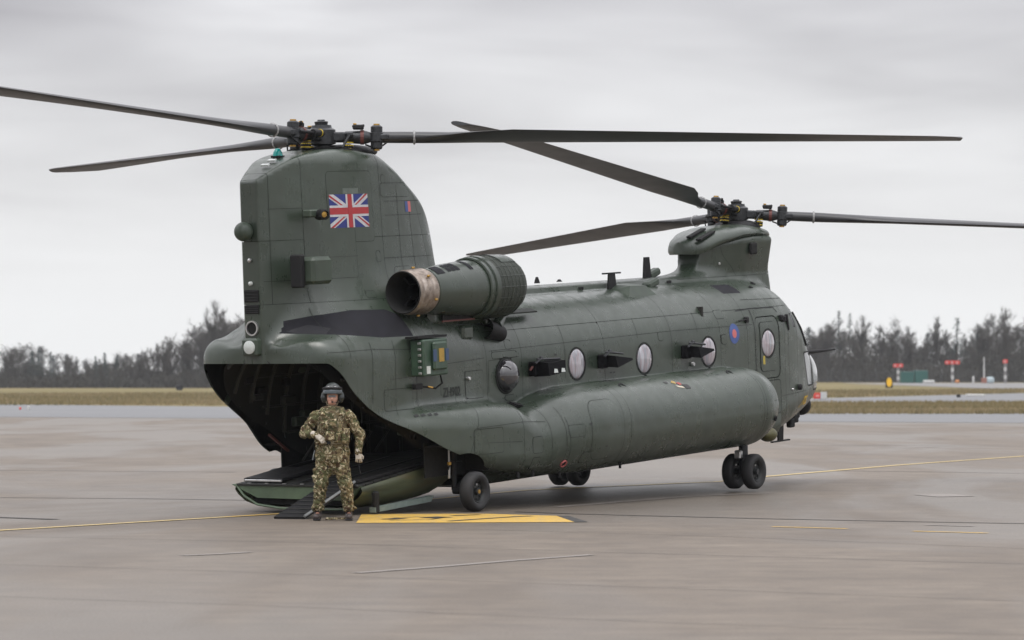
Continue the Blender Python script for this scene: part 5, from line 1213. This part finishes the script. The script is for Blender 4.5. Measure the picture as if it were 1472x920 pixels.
def man_kit():
    # visor cover and goggles on the brow, chin strap, boom microphone
    m = MB(); vs = []; n = 22
    for z, r in ((1.690, 1.00), (1.694, 1.04), (1.722, 1.05), (1.742, 1.02), (1.747, .98)):
        for k in range(n+1): t = R(188+164*k/n); vs.append((.128*r*math.cos(t), .012+.152*r*math.sin(t), z))
    m.add(vs, [(i*(n+1)+k, i*(n+1)+k+1, (i+1)*(n+1)+k+1, (i+1)*(n+1)+k) for i in range(4) for k in range(n)]); m.build('visor_cover', M_VISOR, HEL, 50)
    m = MB(); m.tube([(.128*1.0*math.cos(R(t)), .012+.150*math.sin(R(t)), 1.765-.0001*(t-270)**2*.01) for t in range(200, 341, 10)], .017, 8); m.build('goggle_strap', M_BLACK, HEL, 60)
    for s in (-1, 1): m = MB(); m.sphere((.045*s, -.118, 1.775), 1, 14, 8, (.036, .02, .022)); m.build('goggle_lens', M_DGLASS, HEL, 60)
    m = MB(); m.box((0, -.142, 1.772), (.014, .012, .014)); m.build('brow_clip', M_ALU, HEL)
    m = MB(); m.tube([(.11, -.01, 1.60), (.085, -.07, 1.575), (.035, -.118, 1.578), (.012, -.124, 1.580)], .005, 6); b = m.build('microphone_boom', M_BLACK, HEL, 60)
    m = MB(); m.sphere((.006, -.124, 1.580), 1, 10, 6, (.016, .011, .011)); m.build('microphone', M_BLACK, b, 60)
    m = MB(); m.tube([(-.088, -.0, 1.60), (-.066, -.055, 1.545), (0, -.082, 1.525), (.066, -.055, 1.545), (.088, .0, 1.60)], .008, 6); m.build('chin_strap', M_WEB, HEL, 60)
    for s in (-1, 1): m = MB(); m.sphere((.031*s, -.0985, 1.655), 1, 8, 6, (.008, .005, .006)); m.build('eye', M_BLACK, MAN, 60)
    m = MB(); m.box((0, -.111, 1.657), (.10, .004, .026), bev=.002); g = m.build('spectacles', M_DGLASS, MAN)
    # armour vest with pouches and belt
    V_ = blob('vest', lambda P: smax(smin(cap(P, (0, -.01, 1.08), (0, -.01, 1.34), .220, .20, .86), cap(P, (-.10, 0, 1.40), (.10, 0, 1.40), .10, .10), .05), -(P[:, 2]-1.02), .02)+folds(P, .004), (-.26, -.26, .98), (.26, .25, 1.52), .0105, M_KIT)
    for c, d, rz in (((-.10, -.185, 1.28), (.10, .05, .11), .1), ((.02, -.195, 1.30), (.10, .05, .10), 0), ((.12, -.18, 1.24), (.08, .05, .15), -.2), ((-.02, -.205, 1.13), (.12, .06, .12), 0), ((.185, -.165, 1.13), (.105, .085, .20), -.35), ((-.175, -.13, 1.07), (.10, .08, .13), .5), ((.09, -.2, 1.10), (.07, .05, .13), 0)):
        blob('pouch', lambda P, c=c, d=d, rz=rz: bxf(P, c, d, .018, rz)+folds(P, .003), tuple(a-.11 for a in c), tuple(a+.13 for a in c), .010, M_POUCH, V_)
    for s in (-1, 1):
        m = MB(); m.tube([(.125*s, .06, 1.50), (.13*s, -.06, 1.485), (.115*s, -.16, 1.40)], .030, 8, flat=.5); m.build('shoulder_strap', M_POUCH, V_, 60)
    m = MB(); m.lathe([(1.015, .216), (1.02, .224), (1.052, .224), (1.057, .216)], 36, 'Z'); m.v = [Vector((p.x, p.y*.86-.004, p.z)) for p in m.v]; bt = m.build('belt', M_WEB, V_, 50)
    m = MB(); m.box((-.04, -.20, 1.036), (.05, .015, .04), bev=.004); m.build('buckle', M_BLACK, bt)
    m = MB(); m.tube([(-.235, -.03, .93), (-.25, -.045, .87), (-.262, -.05, .80)], .012, 4, flat=.3); m.build('paper_strip', M_PAPER, MAN)
    m = MB(); m.tube([(.352, -.07, .82), (.365, -.075, .70), (.385, -.06, .60)], .006, 6); m.build('held_cable', M_BLACK, MAN)
    for an, s in ((AN, -1), (ANL, 1)): m = MB(); m.box((an[0]+.006*s, -.06, .010), (.098, .27, .018), bev=.006); m.build('boot_sole', M_BLACK, MAN)
    for k in range(9): q = random.Random(k); m = MB(); m.tube([(-.02+.03*k-.06, -.02+q.uniform(-.05, .05), .012), (-.0+.03*k-.05, q.uniform(-.05, .05), .03), (.02+.03*k-.04, q.uniform(-.05, .05), .012)], .009, 5); 
man_kit()
m = MB(); q = random.Random(5); pts = [(PX+.02+.30*t/14-.10+.03*math.sin(t*2.3), PY-.12+.06*math.sin(t*1.7), gz(PX, PY)+.022+.012*abs(math.sin(t*1.1))) for t in range(15)]
m.tube(pts, .014, 6); tag(m.build('cargo_strap', M_CAMO), 'patterned strap lying crumpled on the ground between the crewman\'s boots', 'strap')
# ------------------------------------------------------------ far field: posts, signs, containers, fence, trees
def at(px, y):      # world x for a photo column at distance y
    return (px-736)/4900*y
M_RED2 = simple('red_sign_paint', (.55, .035, .025), .5, var=.1); M_WPAINT = simple('white_post_paint', (.45, .45, .44), .6, var=.1); M_GREYP = simple('grey_post_paint', (.16, .15, .15), .6)
M_GREEN = simple('green_container_paint', (.012, .085, .07), .5); M_FENCE = simple('fence_steel', (.045, .048, .052), .7); M_SIGNY = simple('yellow_sign_disc', (.75, .45, .02), .5)
def post(px, top, y, heads, label):
    x = at(px, y); z0 = gz(x, y); r = empty('marker_post', (x, y, z0)); sc = y/4900; H_ = (547-top)*sc+1.875-z0
    n = 5; seg = (H_-.65)/n
    for k in range(n): m = MB(); m.box((0, 0, seg*(k+.5)), (.48, .48, seg*.98), bev=.03); m.build('post_band', M_WPAINT if k % 2 else M_GREYP, r)
    for i in range(heads):
        dx = (i-(heads-1)/2)*.95; m = MB(); m.box((dx, 0, H_-.35), (.85, .5, .7), bev=.06); h = m.build('red_board', M_RED2, r)
        m = MB(); m.box((dx-.1, -.26, H_-.35), (.22, .02, .34)); m.build('white_mark', M_WPAINT, h)
    tag(r, label, 'marker post', 'red topped marker posts beyond the taxiway')
post(1291, 523, 645, 2, 'banded post with two red boards beside the green containers')
post(1369, 518.5, 645, 3, 'banded post with three red boards left of the tall white pole')
post(1445, 517, 645, 1, 'banded post with a single red board right of the tall white pole')
x = at(1414.5, 640); m = MB(); m.tube([(0, 0, 0), (0, 0, 4.9)], [.16, .10], 10); r = empty('flag_pole', (x, 640, gz(x, 640))); m.build('pole', M_WPAINT, r); m = MB(); m.box((0, 0, .5), (1.0, .8, 1.0), bev=.05); m.build('pole_base', simple('rusty_base', (.25, .11, .08), .7), r)
tag(r, 'tall plain white pole on a reddish base between the marker posts', 'pole')
for px0, px1, top, lab in ((1294, 1313, 534.5, 'green storage container, left of the two beyond the field'), (1314, 1333, 533, 'green storage container, right of the two beyond the field')):
    y = 650; x = at((px0+px1)/2, y); w = at(px1, y)-at(px0, y)-.08; h = (547-top)*y/4900+1.875-gz(x, y); r = empty('container', (x, y, gz(x, y)))
    m = MB(); m.box((0, 0, h/2), (w, 2.4, h), bev=.04); m.build('container_shell', M_GREEN, r)
    for k in range(5): m = MB(); m.box((-w/2+w*(k+.5)/5, -1.22, h/2), (w*.09, .05, h*.86)); m.build('wall_rib', M_GREEN, r)
    m = MB(); m.box((0, 0, h+.04), (w*1.01, 2.45, .08)); m.build('container_roof', simple('pale_roof', (.16, .24, .23), .6), r)
    tag(r, lab, 'container')
x = at(1278, 470); r = empty('round_sign', (x, 470, gz(x, 470))); m = MB(); m.box((0, 0, .75), (1.0, .3, 1.45), bev=.08); m.build('sign_board', M_BLACK, r)
m = MB(); m.lathe([(-.20, .001), (-.20, .5), (-.16, .52)], 24, 'Y', (0, 0, .78)); m.v = [Vector((p.x*.72, p.y, (p.z-.78)*1.25+.78)) for p in m.v]; m.build('sign_disc', M_SIGNY, r); tag(r, 'black board with a yellow oval disc standing in the grass', 'sign')
# red and white runway boards by the nose
def yfor(px, py): return gp(px, py)
p = gp(1175, 574.5); r = empty('red_direction_board', (p.x, p.y, gz(p.x, p.y))); k = p.y/4900
m = MB(); m.box((0, 0, 5.6*k), (11*k, .15, 8.4*k), bev=.02); m.build('board', M_RED2, r); m = MB(); m.box((.0, -.09, 5.6*k), (5*k, .02, 2*k)); m.build('board_mark', simple('faded_mark', (.7, .35, .33), .6), r)
for dx in (-4, 4): m = MB(); m.box((dx*k, 0, .06), (.05, .05, .14)); m.build('leg', M_FENCE, r)
tag(r, 'low red taxiway board next to the helicopter nose', 'sign')
p = gp(1183.5, 574.5); r = empty('white_board', (p.x, p.y, gz(p.x, p.y))); m = MB(); m.box((.6*k, 0, 6*k), (9*k, .15, 10*k), bev=.02); m.build('board', M_WPAINT, r); m = MB(); m.box((-3.0*k, -.09, 6*k), (1.2*k, .02, 9.4*k)); m.build('board_edge', simple('pale_blue_edge', (.4, .5, .55), .6), r)
for dx in (-2, 3): m = MB(); m.box((dx*k, 0, .06), (.05, .05, .14)); m.build('leg', M_FENCE, r)
tag(r, 'low white board standing right of the red taxiway board', 'sign')
for px, py, w, h, mat, nm, lab in ((1335, 552.5, 16, 4.6, M_WPAINT, 'white_cover', 'flat white cover lying in front of the green containers'), (1402, 566, 26, 3.8, M_WPAINT, 'white_cover', 'long low white cover lying in the grass, right of centre'),
                                   (1378, 571, 6, 5, M_BLACK, 'ground_light', 'small dark ground light box at the edge of the far taxiway'), (258, 561, 10, 8, M_BLACK, 'field_cabinet', 'dark cabinet at the foot of the left tree line'),
                                   (41, 590, 4, 7, M_WPAINT, 'marker_cone', 'small pale marker at the left taxiway edge'), (29, 589, 3, 4, M_RED2, 'marker_cone', 'small red marker at the left taxiway edge'),
                                   (1399, 551, 3, 10, M_WPAINT, 'field_box', 'small pale box on a stand near the three board post'), (1423, 551, 12, 9, simple('pale_blue_box', (.35, .42, .45), .6), 'field_box', 'pale blue box beside the white pole'), (1376, 552, 6, 5, simple('orange_box', (.45, .18, .06), .6), 'field_box', 'small orange box beside the three board post')):
    p = gp(px, py) if py > 553 else Vector((at(px, 640), 640, 0)); k = p.y/4900; r = empty(nm, (p.x, p.y, gz(p.x, p.y)-.01))
    m = MB(); m.box((0, 0, h*k*.5), (w*k, w*k*.5, h*k), bev=h*k*.22); m.build('housing', mat, r); m = MB(); m.box((0, 0, .02), (w*k*.7, w*k*.4, .05)); m.build('base', M_FENCE, r); tag(r, lab, nm.split('_')[1] if nm != 'ground_light' else 'light')
# low edge lights along the near taxiway
# chain fence in front of the right hand wood
F = empty('perimeter_fence', (at(1190, 672), 672, 0)); tag(F, 'dark mesh perimeter fence along the foot of the right hand wood', 'fence')
fx0, fx1 = at(1120, 672), at(1660, 672)
vs = []; fs = []
n = 0; x = fx0
m = MB()
while x < fx1: m.box((x-F.location.x, 0, gz(x, 672)+1.1), (.035, .03, 2.2)); x += .42
tag(m.build('mesh_wires', M_FENCE, F), kind='stuff')
for z in (.15, .75, 1.35, 2.15): m = MB(); m.box(((fx0+fx1)/2-F.location.x, -.02, gz(at(1300, 672), 672)+z), (fx1-fx0, .04, .05)); m.build('rail', M_FENCE, F)
x = fx0
while x < fx1: m = MB(); m.box((x-F.location.x, 0, gz(x, 672)+1.2), (.12, .12, 2.5)); m.build('post', M_FENCE, F); x += 3.2
# rough grass tufts along the field edges
def tufts(name, n, fx, fy, hmin, hmax, mat, seed):
    q = random.Random(seed); vs = []; fs = []
    for _ in range(n):
        x, y = fx(q), 0; y = fy(q, x); h = q.uniform(hmin, hmax); a = q.uniform(0, PI); dx, dy = math.cos(a)*h*.22, math.sin(a)*h*.22; z = gz(x, y)-.03; l = q.uniform(-.4, .4)*h; o = len(vs)
        vs += [(x-dx, y-dy, z), (x+dx, y+dy, z), (x+l, y, z+h)]; fs.append((o, o+1, o+2))
    m = MB(); m.v = [Vector(v) for v in vs]; m.f = fs; me = bpy.data.meshes.new(name); me.from_pydata(vs, [], fs); me.materials.append(mat); o = bpy.data.objects.new(name, me); COL.objects.link(o); tag(o, kind='stuff')
    o['label'] = 'dry winter grass growing along the taxiway and field edges'; o['category'] = 'grass'; return o
def m_tuft():
    t = NT('dry_grass_blades'); n = t.noise(t.geo(sc=(.05, .1, 1)), 1, 4, .6); f = t.noise(t.geo(), 3, 3, .6)
    c = t.ramp(n, [(.35, (.095, .095, .04)), (.5, (.20, .16, .08)), (.65, (.30, .235, .14))]); c = t.mix(t.rng(f, .35, .65, 0, .3), c, (.14, .105, .05, 1)); t.set(Base_Color=c, Roughness=.95); return t.m
M_TUFT = m_tuft()
tufts('rough_grass', 42000, lambda q: q.uniform(10, 52), lambda q, x: q.uniform(178, 243), .10, .38, M_TUFT, 11)
tufts('rough_grass', 16000, lambda q: q.uniform(15, 70), lambda q, x: q.uniform(max(264, 264+2.3*(x-12)), 420), .10, .35, M_TUFT, 12)
tufts('rough_grass', 42000, lambda q: q.uniform(-75, -15), lambda q, x: q.uniform(235, 420), .10, .34, M_TUFT, 13)
# trees
def m_bark(name, a, b):
    t = NT(name); n = t.noise(t.coord(), .5, 3, .6); t.set(Base_Color=t.ramp(n, [(.35, a), (.65, b)]), Roughness=.95); t.b.inputs['Specular IOR Level'].default_value = .1; return t.m
M_BARK = m_bark('bare_bark', (.045, .041, .036), (.08, .073, .066)); M_TWIG = m_bark('bare_twigs', (.052, .047, .042), (.09, .081, .074)); M_CON = m_bark('conifer_needles', (.022, .034, .033), (.042, .058, .056)); M_SCRUB = m_bark('bare_scrub', (.042, .039, .034), (.07, .066, .059))
def tri_mesh(name, vs, fs, mat):
    me = bpy.data.meshes.new(name); me.from_pydata([tuple(v) for v in vs], [], fs); me.materials.append(mat); return me
def bare_meshes(seed, H_, spread, twigs, upright):
    q = random.Random(seed); m = MB(); tips = []; tv = []; tf = []
    def grow(p, d, L, r, lev):
        n = 3; pts = [p]; dd = d.copy()
        for i in range(n): dd = (dd+Vector((q.uniform(-.16, .16), q.uniform(-.16, .16), q.uniform(-.03, .14)*upright))).normalized(); pts.append(pts[-1]+dd*L/n)
        m.tube(pts, [max(r*(1-.22*i), .012) for i in range(n+1)], 5 if lev == 0 else 3, cap=False)
        if lev == 3: tips.append((pts, dd)); return
        k = {0: 13, 1: 5, 2: 4}[lev]
        for j in range(k):
            t = q.uniform(.14 if lev == 0 else .2, 1.0); i = min(n-1, int(t*n)); b = pts[i].lerp(pts[i+1], t*n-i)
            a = q.uniform(0, 2*PI); out = Vector((math.cos(a), math.sin(a), 0)); f = spread*(1-.35*t if lev == 0 else 1)
            grow(b, (dd*(1-f*.5)+out*f+Vector((0, 0, .25*upright))).normalized(), L*q.uniform(.38, .6)*(1.15-.5*t if lev == 0 else .9), r*.42, lev+1)
    grow(Vector((0, 0, 0)), Vector((0, 0, 1)), H_*.80, H_*.0125, 0)
    for pts, dd in tips:
        for _ in range(twigs):
            p = pts[q.randint(0, 3)]; d = (dd+Vector((q.gauss(0, .55), q.gauss(0, .55), q.gauss(.25, .45)))).normalized(); L = q.uniform(.035, .095)*H_; w = Vector((q.uniform(-1, 1), q.uniform(-1, 1), q.uniform(-1, 1))).normalized()*.0020*H_; o = len(tv)
            tv += [p-w, p+w, p+d*L]; tf.append((o, o+1, o+2))
    top = sorted(v.z for v in tv)[int(len(tv)*.985)]; f = H_/top; m.v = [v*f for v in m.v]; tv = [v*f for v in tv]
    return tri_mesh('trunk', m.v, m.f, M_BARK), tri_mesh('crown', tv, tf, M_TWIG)
def conifer_meshes(seed, H_, w, sparse):
    q = random.Random(seed); m = MB(); m.tube([(0, 0, 0), (q.uniform(-.2, .2), 0, H_*.5), (0, 0, H_)], [H_*.016, H_*.011, .01], 6, cap=False); tv = []; tf = []
    z = H_*(.42 if sparse else .12)
    while z < H_*.99:
        t = (z/H_); L = w*(1-t)**.75*(q.uniform(.45, 1.1) if sparse else q.uniform(.75, 1.05))+.15
        for _ in range(5 if sparse else 7):
            a = q.uniform(0, 2*PI); d = Vector((math.cos(a), math.sin(a), q.uniform(-.25, .25)))
            if sparse and q.random() < .3: continue
            for j in range(16 if sparse else 13):
                s = q.uniform(.15, 1)*L; p = Vector((0, 0, z))+d*s+Vector((q.gauss(0, .10), q.gauss(0, .10), q.gauss(0, .14)))*(1+L*.22); k = q.uniform(.14, .36)*(H_/14); o = len(tv)
                u = Vector((q.gauss(0, 1), q.gauss(0, 1), q.gauss(0, .5))).normalized()*k; v = Vector((q.gauss(0, 1), q.gauss(0, 1), q.gauss(-.3, .6))).normalized()*k*.6
                tv += [p-u*.5, p+u*.5, p+v]; tf.append((o, o+1, o+2))
        z += H_*(.042 if sparse else .030)
    return tri_mesh('trunk', m.v, m.f, M_BARK), tri_mesh('crown', tv, tf, M_CON)
BARE = [bare_meshes(21+i, 14, s, tw, u) for i, (s, tw, u) in enumerate([(.55, 12, 1.2), (.68, 11, 1), (.45, 12, 1.5), (.75, 11, .8), (.4, 11, 1.7)])]
CONI = [conifer_meshes(41, 14, 2.2, False), conifer_meshes(42, 14, 2.9, False), conifer_meshes(43, 14, 2.6, True), conifer_meshes(44, 14, 3.2, True)]
def tree(kind, i, px, y, top, label, group, sx=1.0):
    x = at(px, y); z0 = gz(x, y); H_ = (547-top)*y/4900+1.875-z0; src = (BARE if kind == 'bare' else CONI)[i]
    r = empty('bare_tree' if kind == 'bare' else 'conifer_tree', (x, y, z0-.05), random.Random(int(px*7+y)).uniform(0, 6.28)); f = H_/14; r.scale = (f*sx, f*sx, f)
    for me in src: o = bpy.data.objects.new(me.name, me); COL.objects.link(o); o.parent = r
    tag(r, label, 'tree', group)
q = random.Random(77)
XW = {}
def wood_label(k, wood, px, top, row):
    hgt = 'tall' if top < (462 if wood == 'right' else 474) else 'middling' if top < (474 if wood == 'right' else 498) else 'low'
    rw = ('front', 'middle', 'back')[row]
    near = (('beside the helicopter nose' if px < 1200 else 'below the thin crowned pines' if px < 1250 else 'left of the green containers' if px < 1292 else 'above the green containers' if px < 1340 else 'by the three board post' if px < 1390 else 'by the tall white pole' if px < 1432 else 'by the single board post' if px < 1462 else 'at the right edge of the photo') if wood == 'right' else
            ('at the left edge of the photo' if px < 30 else 'in the first clump from the left' if px < 70 else 'on the slope down to the gap' if px < 108 else 'in the gap of the left wood' if px < 128 else 'just right of the gap' if px < 165 else 'in the middle of the rising wood' if px < 220 else 'above the dark field cabinet' if px < 280 else 'beside the helicopter tail'))
    return f"{hgt} {'dark conifer' if k == 'coni' else 'leafless grey tree'}, {rw} row, {near}"
GR, GL, GB = 'trees of the wood on the right', 'trees of the wood on the left', 'trees of the wood hidden behind the helicopter'
# the ones that can be singled out
tree('coni', 2, 1206, 690, 445, 'tall thin crowned pine, first tall one right of the helicopter nose', GR); tree('coni', 2, 1222, 698, 449, 'thin crowned pine close on the right of the tallest pine', GR, .85)
tree('coni', 3, 1376, 690, 455, 'dark broad pine standing above the posts with red boards', GR, 1.15); tree('bare', 2, 1244, 692, 456, 'pale slender bare tree right of the two thin pines', GR)
tree('bare', 0, 1447, 688, 446, 'tall wide bare tree near the right edge of the wood', GR); tree('bare', 3, 1425, 694, 449, 'wide bare tree left of the tallest one at the right edge', GR)
tree('bare', 1, 1297, 692, 461, 'bare tree with a feathery crown above the green containers', GR); tree('bare', 2, 1345, 696, 458, 'upright pale bare tree left of the dark broad pine', GR)
tree('bare', 2, 312, 700, 436, 'tallest bare tree of the left wood, just beside the helicopter tail', GL, 1.1)
RT = [(1150, 470), (1165, 462), (1180, 460), (1195, 466), (1215, 470), (1232, 472), (1258, 474), (1272, 480), (1284, 470), (1310, 466), (1322, 472), (1332, 478), (1358, 470), (1368, 478), (1392, 478), (1405, 468), (1415, 462), (1436, 456), (1458, 452), (1468, 458), (1482, 455), (1500, 460), (1520, 452), (1545, 465)]
for row, (dy, dt) in enumerate(((0, 6), (16, 0), (30, 4))):
    for px, tp in RT:
        if row == 0 and q.random() < .35: continue
        k = 'coni' if q.random() < .14 else 'bare'; i = q.randrange(2 if k == 'coni' else 5)
        tree(k, i, px+q.uniform(-7, 7), 692+dy+q.uniform(-5, 5), tp+dt+q.uniform(-2, 14), wood_label(k, 'right', px, tp, row), GR, q.choice((.8, .95, 1.1, 1.4, 1.7)))
XL = 0
LT = [(-60, 500), (-35, 498), (-10, 503), (8, 500), (25, 496), (42, 495), (60, 497), (78, 500), (95, 502), (105, 514), (116, 530), (126, 518), (138, 509), (152, 508), (168, 508), (184, 505), (200, 502), (216, 497), (232, 490), (246, 485), (262, 487), (276, 482), (292, 468), (305, 466), (328, 452), (342, 458), (358, 462)]
for row, (dy, dt) in enumerate(((0, 4), (14, 0), (28, 2))):
    for px, tp in LT:
        cf = (px < 100 and q.random() < .55) or (125 < px < 170 and q.random() < .6) or q.random() < .08
        k = 'coni' if cf else 'bare'; i = q.randrange(2 if k == 'coni' else 5)
        tree(k, i, px+q.uniform(-5, 5), 700+dy+q.uniform(-4, 4), tp+dt+q.uniform(-3, 9), wood_label(k, 'left', px, tp, row), GL, q.uniform(.9, 1.25) if k == 'coni' else q.uniform(1.0, 1.5))
for px in range(372, 1140, 22):
    tree('bare' if q.random() < .8 else 'coni', q.randrange(2), px+q.uniform(-6, 6), 712+q.uniform(-8, 8), 476+q.uniform(-8, 14), 'leafless tree of the wood behind the helicopter', GB, 1.3)
ORD = 'first second third fourth fifth sixth seventh eighth ninth tenth eleventh twelfth thirteenth fourteenth fifteenth sixteenth seventeenth eighteenth nineteenth twentieth'.split()
def ordn(i): return ORD[i] if i < 20 else (['twenty', 'thirty', 'forty'][i//10-2]+'-'+ORD[i % 10-1] if (i+1) % 10 and i % 10 else ['twenty', 'thirty', 'forty'][i//10-2]+'-'+ORD[0]) if False else (ORD[i] if i < 20 else ('twenty-'+ORD[i-20] if i < 29 else 'thirtieth' if i == 29 else 'thirty-'+ORD[i-30]))
def relabel():
    seen = {}
    for o in COL.objects:
        if o.parent is None and o.get('category') == 'tree' and (', front row,' in o['label'] or ', middle row,' in o['label'] or ', back row,' in o['label'] or 'behind the helicopter' in o['label']):
            row = next((w for w in ('front', 'middle', 'back') if ', '+w+' row,' in o['label']), 'only'); seen.setdefault((o['group'], row), []).append(o)
    for (g, row), L in seen.items():
        L.sort(key=lambda o: o.location.x/o.location.y); side_ = 'left' if 'left' in g else 'right' if 'right' in g else 'hidden middle'
        for i, o in enumerate(L):
            kind = 'dark conifer' if 'conifer' in o.name else 'leafless grey tree'; o['label'] = f"{kind}, {ordn(i)} from the left in the {row} row of the {side_} wood"
relabel()
# undergrowth: one dense mass of stems and twigs at the foot of each wood
from mathutils import noise as _mn
def mnoise(p): return max(0, min(1, .5+1.0*_mn.noise(Vector(p))+.35*_mn.noise(Vector(p)*3.1)))
def scrub(name, x0, x1, y0, y1, h0, h1, n, seed, label):
    q = random.Random(seed); vs = []; fs = []
    for _ in range(n):
        x, y = q.uniform(x0, x1), q.uniform(y0, y1); hh = h1*(.25+.75*mnoise((x*.09, y*.05, seed))); z = gz(x, y)+q.random()**1.2*hh; L = q.uniform(.4, 1.4); d = Vector((q.gauss(0, .5), q.gauss(0, .5), 1)).normalized()*L; w = Vector((q.uniform(-1, 1), q.uniform(-.3, .3), 0)).normalized()*q.uniform(.03, .11); p = Vector((x, y, z-.1)); o = len(vs)
        vs += [p-w, p+w, p+d]; fs.append((o, o+1, o+2))
    o = bpy.data.objects.new(name, tri_mesh(name, vs, fs, M_SCRUB)); COL.objects.link(o); o['kind'] = 'stuff'; o['label'] = label; o['category'] = 'undergrowth'
scrub('undergrowth', at(1120, 690), at(1560, 690), 684, 712, 1, 7.5, 34000, 3, 'dense grey undergrowth at the foot of the right wood')
scrub('undergrowth', at(-80, 700), at(370, 700), 694, 722, 1, 5.0, 34000, 4, 'dense grey undergrowth at the foot of the left wood')
scrub('undergrowth', at(370, 700), at(1140, 700), 704, 726, 1, 6.0, 40000, 5, 'dense grey undergrowth at the foot of the wood behind the helicopter')

scrub('far_wood', -330, at(-85, 700), 696, 740, 1, 12, 36000, 6, 'far leafless wood continuing beyond the left edge')
scrub('far_wood', at(1570, 690), 380, 686, 730, 1, 14, 36000, 7, 'far leafless wood continuing beyond the right edge')
# ------------------------------------------------------------ damp winter air
def haze():
    m = MB(); m.box((0, 480, 11.5), (1300, 1100, 26)); t = bpy.data.materials.new('damp_air'); t.use_nodes = True; nt = t.node_tree; nt.nodes.clear()
    o = nt.nodes.new('ShaderNodeOutputMaterial'); v = nt.nodes.new('ShaderNodeVolumePrincipled'); v.inputs['Color'].default_value = (.86, .90, .95, 1); v.inputs['Density'].default_value = .00011
    nt.links.new(v.outputs[0], o.inputs['Volume']); b = m.build('haze', t); b['kind'] = 'stuff'; b['label'] = 'thin damp winter haze over the airfield'
haze()
